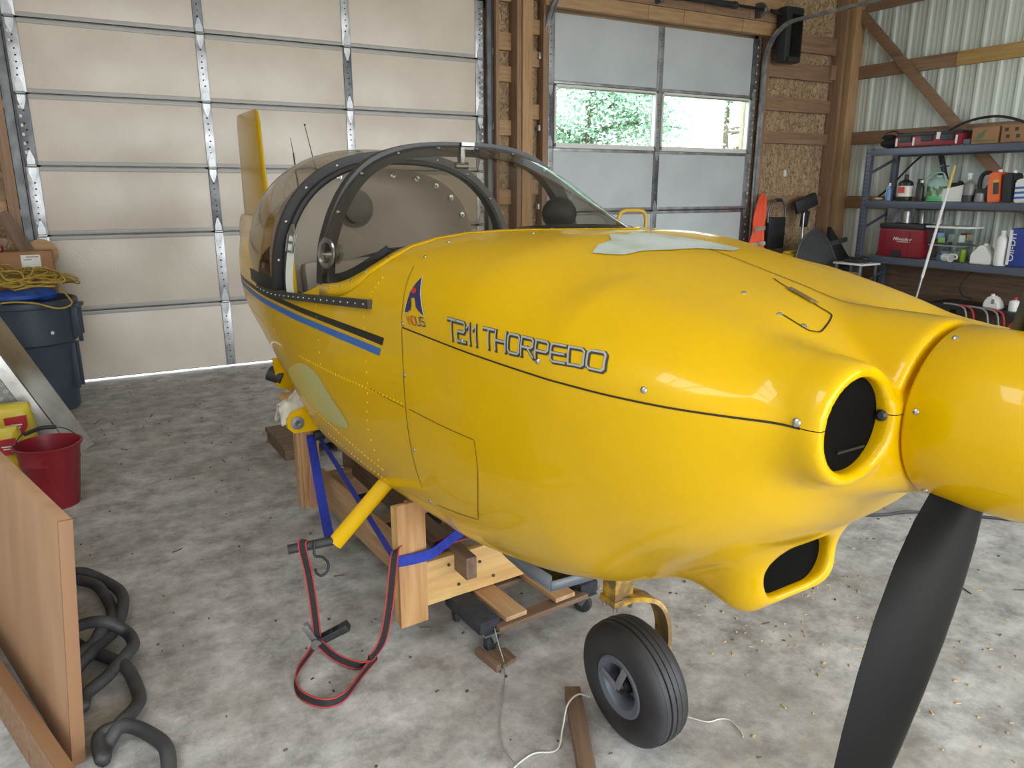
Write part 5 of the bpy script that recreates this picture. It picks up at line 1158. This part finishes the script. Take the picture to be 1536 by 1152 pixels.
lt = link('lettering', me, 'white_plastic', t, 0); lt.rotation_euler = (radians(90), 0, radians(-90)); lt.location = (-.173, -.03, .20); lt.rotation_euler = (radians(84), 0, radians(-90)); MB().box((-.174, -.05, .185), (.003, .16, .006)).build('underline', 'white_plastic', t, 0)
def tote(loc, size, label, lid, grp):
    t = tag(empty('storage_tote', loc), label, 'tote', grp); a, b, h = size
    MB().prism([(-a*.45, -b*.45, 0), (a*.45, -b*.45, 0), (a*.45, b*.45, 0), (-a*.45, b*.45, 0)], (0, 0, .004)).build('tote_base', 'milky_plastic', t, 0)
    s = MB(); s.grid([[(-a*k, -b*k, z), (a*k, -b*k, z), (a*k, b*k, z), (-a*k, b*k, z)] for k, z in ((.45, 0), (.5, h))], closed_v=True); s.build('tote_wall', 'milky_plastic', t, 0)
    if lid: MB().box((0, 0, h+.012), (a*1.06, b*1.06, .024), bev=.008).build('lid', 'white_plastic', t)
    q = random.Random(int(h*1000)+int(loc[1]*10)); ms = ['white_plastic', 'pale_blue', 'red_plastic', 'tan_cloth', 'lime', 'grey_bottle']
    for k in range(8): MB().box((q.uniform(-a*.3, a*.3), q.uniform(-b*.33, b*.33), h*.15+q.uniform(0, h*.4)), (.07, q.uniform(.05, .1), q.uniform(.04, h*.5)), rotz(q.uniform(0, 3)), .008).build('stored_item', ms[k % 6], t)
    return t
tote((8.64, 4.97, Z3), (.26, .36, .16), 'clear plastic tote of small parts standing on the lower shelf', False, 'clear totes'); tote((8.64, 4.97, Z3+.185), (.30, .46, .18), 'clear plastic tote with a white lid stacked above another', True, 'clear totes')
o = tag(MB().box((0, 0, .009), (.28, .4, .016)).build('tote_tray', 'grey_bottle', None, 30, (8.64, 4.97, Z3+.164)), 'grey tray between the two clear totes', 'tray')
t = tag(empty('white_mug', (8.455, 4.90, Z3)), 'white mug lying on its side on the lower shelf', 'mug'); MB().lathe([(0,0),(.045,0),(.047,.1),(.043,.1),(.041,.008),(0,.008)], (.0, .03, .048), (-.3, -1, 0), 24).build('mug_body', 'white_plastic', t); MB().tube(smooth_path([(-.0,-.03,.08),(-.01,-.10,.085),(-.01,-.12,.05),(.0,-.06,.03)], 5), .009, 8).build('mug_handle', 'white_plastic', t, 60)
o = tag(MB().box((0, 0, .07), (.05, .04, .14), None, .01).build('green_bottle', 'lime', None, 40, (8.56, 4.78, Z3)), 'lime green tube standing beside the white mug', 'tube')
t = tag(empty('cut_jug', (8.56, 4.55, Z3)), 'white cut-open plastic jug with a sloped top', 'jug'); s = MB(); s.prism([(-.08, .11, 0), (-.08, -.11, 0), (-.08, -.11, .09), (-.08, -.02, .20), (-.08, .03, .20), (-.08, .11, .10)], (.16, 0, 0)); bmesh.ops.bevel(s.bm, geom=s.bm.edges[:], offset=.008, segments=2, affect='EDGES'); s.build('jug_body', 'white_plastic', t, 40); MB().cyl((0, 0, .2), (0, 0, .22), .025, n=14).build('spout', 'white_plastic', t)
t = tag(empty('cut_jug', (8.72, 4.40, Z3)), 'second white jug turned behind the cut-open one', 'jug'); s = MB(); s.prism([(-.06, .1, 0), (-.06, -.1, 0), (-.06, -.1, .20), (-.06, .02, .13), (-.06, .1, .08)], (.12, 0, 0)); s.build('jug_body', 'white_plastic', t, 40)
bottle('white_jug', 'tall white bottle beside the blue absorbent sack', 8.52, 4.36, Z3, rnd(.062, .36, .025, .03), 'white_plastic', (.028, .33, .37), 'white_plastic')
t = tag(empty('absorbent_sack', (8.56, 4.18, Z3)), 'blue and white absorbent sack with vertical lettering at the frame edge', 'sack'); MB().box((0, 0, .20), (.16, .20, .40), bev=.03).build('sack_body', mat('sack_blue', lin(46, 62, 140), .5), t); MB().box((-.081, .085, .2), (.003, .03, .36)).build('sack_edge', 'white_plastic', t, 0)
cv = bpy.data.curves.new('txt', 'FONT'); cv.body = 'Oil-Dri'; cv.size = .10; cv.extrude = .001; cv.align_x = 'CENTER'; to = bpy.data.objects.new('txt', cv); COL.objects.link(to); dg = bpy.context.evaluated_depsgraph_get(); dg.update(); me = bpy.data.meshes.new_from_object(to.evaluated_get(dg)); bpy.data.objects.remove(to)
lt = link('lettering', me, 'white_plastic', t, 0); lt.matrix_local = Matrix(((0, 0, -1, -.083), (0, 1, 0, .03), (1, 0, 0, .20), (0, 0, 0, 1)))
t = tag(empty('long_tool', (8.62, 5.95, Z3)), 'grey flat bar with a red tip leaning inside the rack', 'tool'); MB().beam((.0, .0, .0), (.1, -.16, .56), .02, .04).build('bar', 'rack_grey', t, 30); MB().beam((-.02, .02, .0), (-.02, .02, .10), .03, .03).build('red_tip', 'red_plastic', t, 30)
t = tag(empty('paper_tube', (8.9, 5.9, Z3)), 'white paper strip hanging behind the rack end', 'paper'); MB().box((0, 0, .48), (.01, .07, .16)).build('strip', 'white_plastic', t, 0); MB().box((.02, 0, .28), (.02, .36, .56)).build('backing_sheet', 'galvanised', t, 0)
for k, (y, w, h) in enumerate(((5.62, .12, .14), (5.42, .06, .13), (5.22, .12, .16))): tag(MB().lathe([(0,0),(w*.45,0),(w*.45,h),(w*.35,h+.01),(0,h+.01)], n=20).build('paint_tin', 'galvanised', None, 40, (8.72, y, Z3+.397)), ['wide galvanised tin on the red chest lid nearest the rack end', 'narrow galvanised tin in the middle of the red chest lid', 'large galvanised tin by the white-lidded tote'][k], 'tin', 'tins on the red chest')
# bottom: bench edge with cables, jugs
t = tag(empty('low_bench', (8.62, 4.5, 0)), 'low dark cable-covered bench under the rack shelf', 'bench'); MB().box((0, 0, .30), (.5, 1.3, .05), bev=.01).build('bench_top', 'black_plastic', t)
for y in (-.58, .58):
    for x in (-.2, .2): MB().box((x, y, .14), (.05, .05, .28)).build('leg', 'black_plastic', t, 0)
for k, (m, yy, dz) in enumerate((('grey_bottle', .18, -.25), ('web_red', .10, -.28), ('grey_bottle', -.05, -.30), ('grey_bottle', -.16, -.28), ('web_red', -.22, -.1))):
    tag(MB().tube(smooth_path([(8.36, 4.5+yy+.25, .335), (8.35, 4.5+yy+.1, .335), (8.345, 4.5+yy, .30), (8.34, 4.5+yy-.05, .15), (8.33, 4.5+yy-.12, .33+dz)], 6), .011, 8).build('hanging_cable', m, None, 60), ['grey cable draped over the bench front, leftmost', 'red cable draped over the bench front, leftmost red', 'grey cable draped over the middle of the bench front', 'grey cable draped over the bench front near the propeller', 'short red cable over the bench front near the propeller'][k], 'cable', 'cables hanging off the bench')
tag(MB().tube(smooth_path([(8.95, 4.9, .72), (8.8, 4.95, .62), (8.72, 4.98, .5), (8.7, 4.93, .40), (8.68, 4.82, .38), (8.66, 4.80, .34)], 6), .009, 8).build('power_cord', 'black_rubber', None, 60), 'black power cord dropping behind the bench', 'cord')
t = tag(empty('white_jug', (8.5, 4.47, .326)), 'white detergent jug with handle standing on the low bench', 'jug'); s = MB(); s.prism([(-.06, .09, 0), (-.06, -.09, 0), (-.06, -.085, .06), (-.06, -.02, .135), (-.06, .04, .135), (-.06, .085, .07)], (.12, 0, 0)); bmesh.ops.bevel(s.bm, geom=s.bm.edges[:], offset=.015, segments=2, affect='EDGES'); s.build('jug_body', 'white_plastic', t, 40); MB().cyl((0, .02, .13), (0, .02, .155), .02, n=12).build('cap', 'white_plastic', t); MB().box((-.062, -.02, .08), (.004, .03, .05), bev=.0).build('handle_gap', 'grey_bottle', t, 0)
t = bottle('white_jug', 'white bottle with a red cap behind the propeller blade', 8.5, 4.26, .326, rnd(.05, .13, .03, .01), 'white_plastic', (.032, .12, .15), 'red_plastic')
t = tag(empty('yellow_clamp', (8.52, 5.40, .0)), 'yellow plastic clamp jaws poking up under the rack', 'clamp'); MB().box((0, .05, .18), (.05, .07, .30), bev=.012).build('jaw', 'yellow_worn', t); MB().box((0, -.03, .2), (.05, .035, .30), Matrix.Rotation(-.35, 4, 'X'), .01).build('jaw', 'yellow_worn', t); MB().box((-.02, -.12, .13), (.1, .28, .26), bev=.02).build('housing', 'white_plastic', t)
# step stool with white frame
t = tag(empty('step_stool', (8.25, 6.02, 0)), 'small white-framed stool with a brown panel beside the rack', 'stool'); MB().box((0, 0, .695), (.34, .42, .022), bev=.006).build('top', 'white_plastic', t)
for x in (-.14, .14):
    for y in (-.18, .18): MB().beam((x, y, 0), (x, y*.95, .69), .028, .028).build('leg', 'aluminium', t, 30)
MB().box((-.12, 0, .42), (.012, .33, .36)).build('panel', mat('panel_brown', lin(150, 110, 92), .6), t, 0)
tag(MB().box((0, 0, .02), (.2, .22, .04), None, .01).ball((0, -.1, .05), .05, 10, (1, 1.3, .6)).build('work_glove', 'black_rubber', None, 50, (8.25, 6.02, .708)), 'dark work gloves lying on the white-framed stool', 'gloves')
# long pole leaning on the rack
t = tag(empty('extension_pole', (8.18, 5.21, 0)), 'long white pole with a yellow tip leaning on the rack', 'pole'); a, bq = Vector((.0, 0, 0)), Vector((.2, -.17, 1.83)); MB().cyl(a, bq*.34, .013, n=12).build('steel_tube', 'galvanised', t); MB().cyl(bq*.33, bq*.88, .0155, n=12).build('white_tube', 'white_plastic', t); MB().cyl(bq*.87, bq, .0165, .014, 12).build('tip_grip', mat('grip_yellow', lin(206, 176, 80), .5), t)

for o in [o for o in COL.objects if o.parent is None and 8.44 < o.location.x < 8.95 and o.location.z > .7 and 4.0 < o.location.y < 6.1 and o.name != 'storage_rack']:
    o.location.y += .13 if o.location.y < 5.8 else .06
# ------------------------------------------------------------------ back corner clutter
t = tag(empty('safety_vest', (7.46, 6.92, .80)), 'orange safety vest with grey reflective bands hanging on the wall', 'vest')
rows = []; q = random.Random(2)
prof = [(0.72,.015,.0),(.68,.045,.005),(.58,.075,-.01),(.45,.10,-.02),(.36,.10,-.025),(.30,.085,-.03),(.2,.10,-.035),(.1,.115,-.045),(.0,.13,-.05)]
for z, hw_, dx in prof: rows.append([(dx-.0+1.35*hw_*(2*k/12-1), -.03-.035*sin(k*1.4+z*3)-.02, z*1.0) for k in range(13)])
s = MB(); s.grid(rows); o = s.build('vest_cloth', mat('hi_vis', lin(240, 98, 60), .7), t, 60); o.modifiers.new('s', 'SUBSURF').render_levels = 1; md = o.modifiers.new('t', 'SOLIDIFY'); md.thickness = .01
for z in (.08, .27):
    f = lambda z_: (float(np.interp(z_, [p[0] for p in prof[::-1]], [p[1] for p in prof[::-1]])), float(np.interp(z_, [p[0] for p in prof[::-1]], [p[2] for p in prof[::-1]])))
    rr = []
    for dz in (0, .045):
        hw_, dx = f(z+dz); rr.append([(dx+1.35*hw_*(2*k/12-1), -.03-.035*sin(k*1.4+(z+dz)*3)-.034, z+dz+.04*(k/12-.5)) for k in range(13)])
    s = MB(); s.grid(rr); s.build('reflective_band', mat('reflective', lin(170, 168, 158), .4, .3), t, 60)
t = tag(empty('folded_cart', (7.80, 6.93, .86)), 'folded black cart with an arched tube handle on the wall', 'cart')
MB().box((0, 0, .17), (.30, .06, .40), bev=.02).build('mesh_panel', 'black_plastic', t); MB().tube(smooth_path([(-.15,0,.3),(-.155,0,.42),(-.12,0,.53),(-.04,0,.58),(.06,0,.58),(.13,0,.52),(.155,0,.40),(.15,0,.28)], 6), .014, 10).build('handle_tube', 'galvanised_dark', t, 60); MB().tube(smooth_path([(-.04,0,.58),(.01,0,.585),(.06,0,.58)], 5), .022, 10).build('handle_grip', 'black_rubber', t, 60)
t = tag(empty('push_broom', (8.10, 6.74, 0)), 'upturned black broom with a silver handle leaning in the corner', 'broom'); MB().cyl((0, .0, 0), (.10, .10, 1.28), .013, n=10).build('broom_handle', 'steel', t); R = rotz(radians(-10)) @ Matrix.Rotation(radians(-22), 4, 'Y'); MB().box((.14, .12, 1.40), (.34, .07, .17), R, .02).build('broom_head', 'black_plastic', t); MB().beam((.10, .1, 1.10), (.13, .11, 1.34), .07, .05).beam((.16,.1,1.1),(.19,.1,1.3),.03,.03).build('broom_socket', 'black_rubber', t, 30)
t = tag(empty('dump_cart', (7.98, 6.40, 0)), 'upended dark grey plastic dump cart tub in the corner', 'cart'); mat('tub_grey', lin(72, 75, 76), .5, 0, lin(60, 62, 63), 4); t.scale = (1.2, .8, 1.12)
s = MB(); op_ = smooth_path([(-.34,-.02,.62),(-.28,-.03,.84),(-.14,-.04,.96),(-.05,-.04,.965),(.1,-.05,.86),(.24,-.06,.66),(.36,-.07,.42),(.42,-.08,.2)], 5); s.prism(op_+[Vector((.40,-.06,.05)), Vector((-.30,-.02,.05))], (.03, .03, 0)); s.build('tub_side', 'tub_grey', t, 40)
MB().tube(op_, .018, 8).build('tub_rim', 'tub_grey', t, 60)
s = MB(); s.prism([(.22,.05,.70),(.46,.32,.98),(.78,.26,.60),(.74,.0,.05),(.30,.0,.05)], (.02, .10, .0)); s.build('tub_back', 'black_plastic', t, 30)
for a_, b_, wd in (((.12,-.01,.80),(.62,.20,.84),.05), ((.36,-.03,.50),(.74,.12,.52),.05)): MB().beam(a_, b_, .04, wd).build('tub_brace', 'tub_grey', t, 30)
tag(MB().box((0, 0, .40), (.34, .22, .80), None, .04).box((0, 0, .81), (.26, .1, .05), None, .02).build('yellow_crate', mat('crate_yellow', lin(196, 160, 40), .5), None, 40, (7.72, 6.55, 0)), 'yellow plastic crate below the hanging vest', 'crate')
MBX = tag(MB().box((0, 0, 0), (.05, .02, .08), None, .004).build('wall_outlet', 'white_plastic', None, 30, (8.10, 7.125, 1.78)), 'small white outlet cover on the chipboard wall', 'outlet')
# hand truck behind the nose
t = tag(empty('hand_truck', (3.31, 4.2, 0)), 'yellow tubular hand truck standing behind the cowl', 'hand truck'); mat('truck_yellow', lin(196, 152, 44), .45)
MB().tube(smooth_path([(-.12,-.0,.05),(-.12,0,.9),(-.12,0,1.30),(-.115,0,1.40),(-.08,0,1.435),(.0,0,1.44),(.08,0,1.435),(.115,0,1.40),(.12,0,1.30),(.12,0,.9),(.12,0,.05)], 5), .013, 10).build('frame_tube', 'truck_yellow', t, 60)
for z in (.3, .6, .9): MB().beam((-.12, 0, z), (.12, 0, z), .02, .02).build('crossbar', 'truck_yellow', t, 30)
MB().beam((.12, 0, 1.33), (.03, .01, 1.20), .018, .018).build('handle_brace', 'truck_yellow', t, 30); MB().box((0, -.12, .03), (.34, .24, .01)).build('toe_plate', 'truck_yellow', t, 0)
for x in (-.18, .18): MB().lathe([(.02,-.02),(.1,-.025),(.12,-.02),(.12,.02),(.1,.025),(.02,.02)], (x, .08, .12), (1,0,0), 24).build('wheel', 'black_rubber', t, 40)
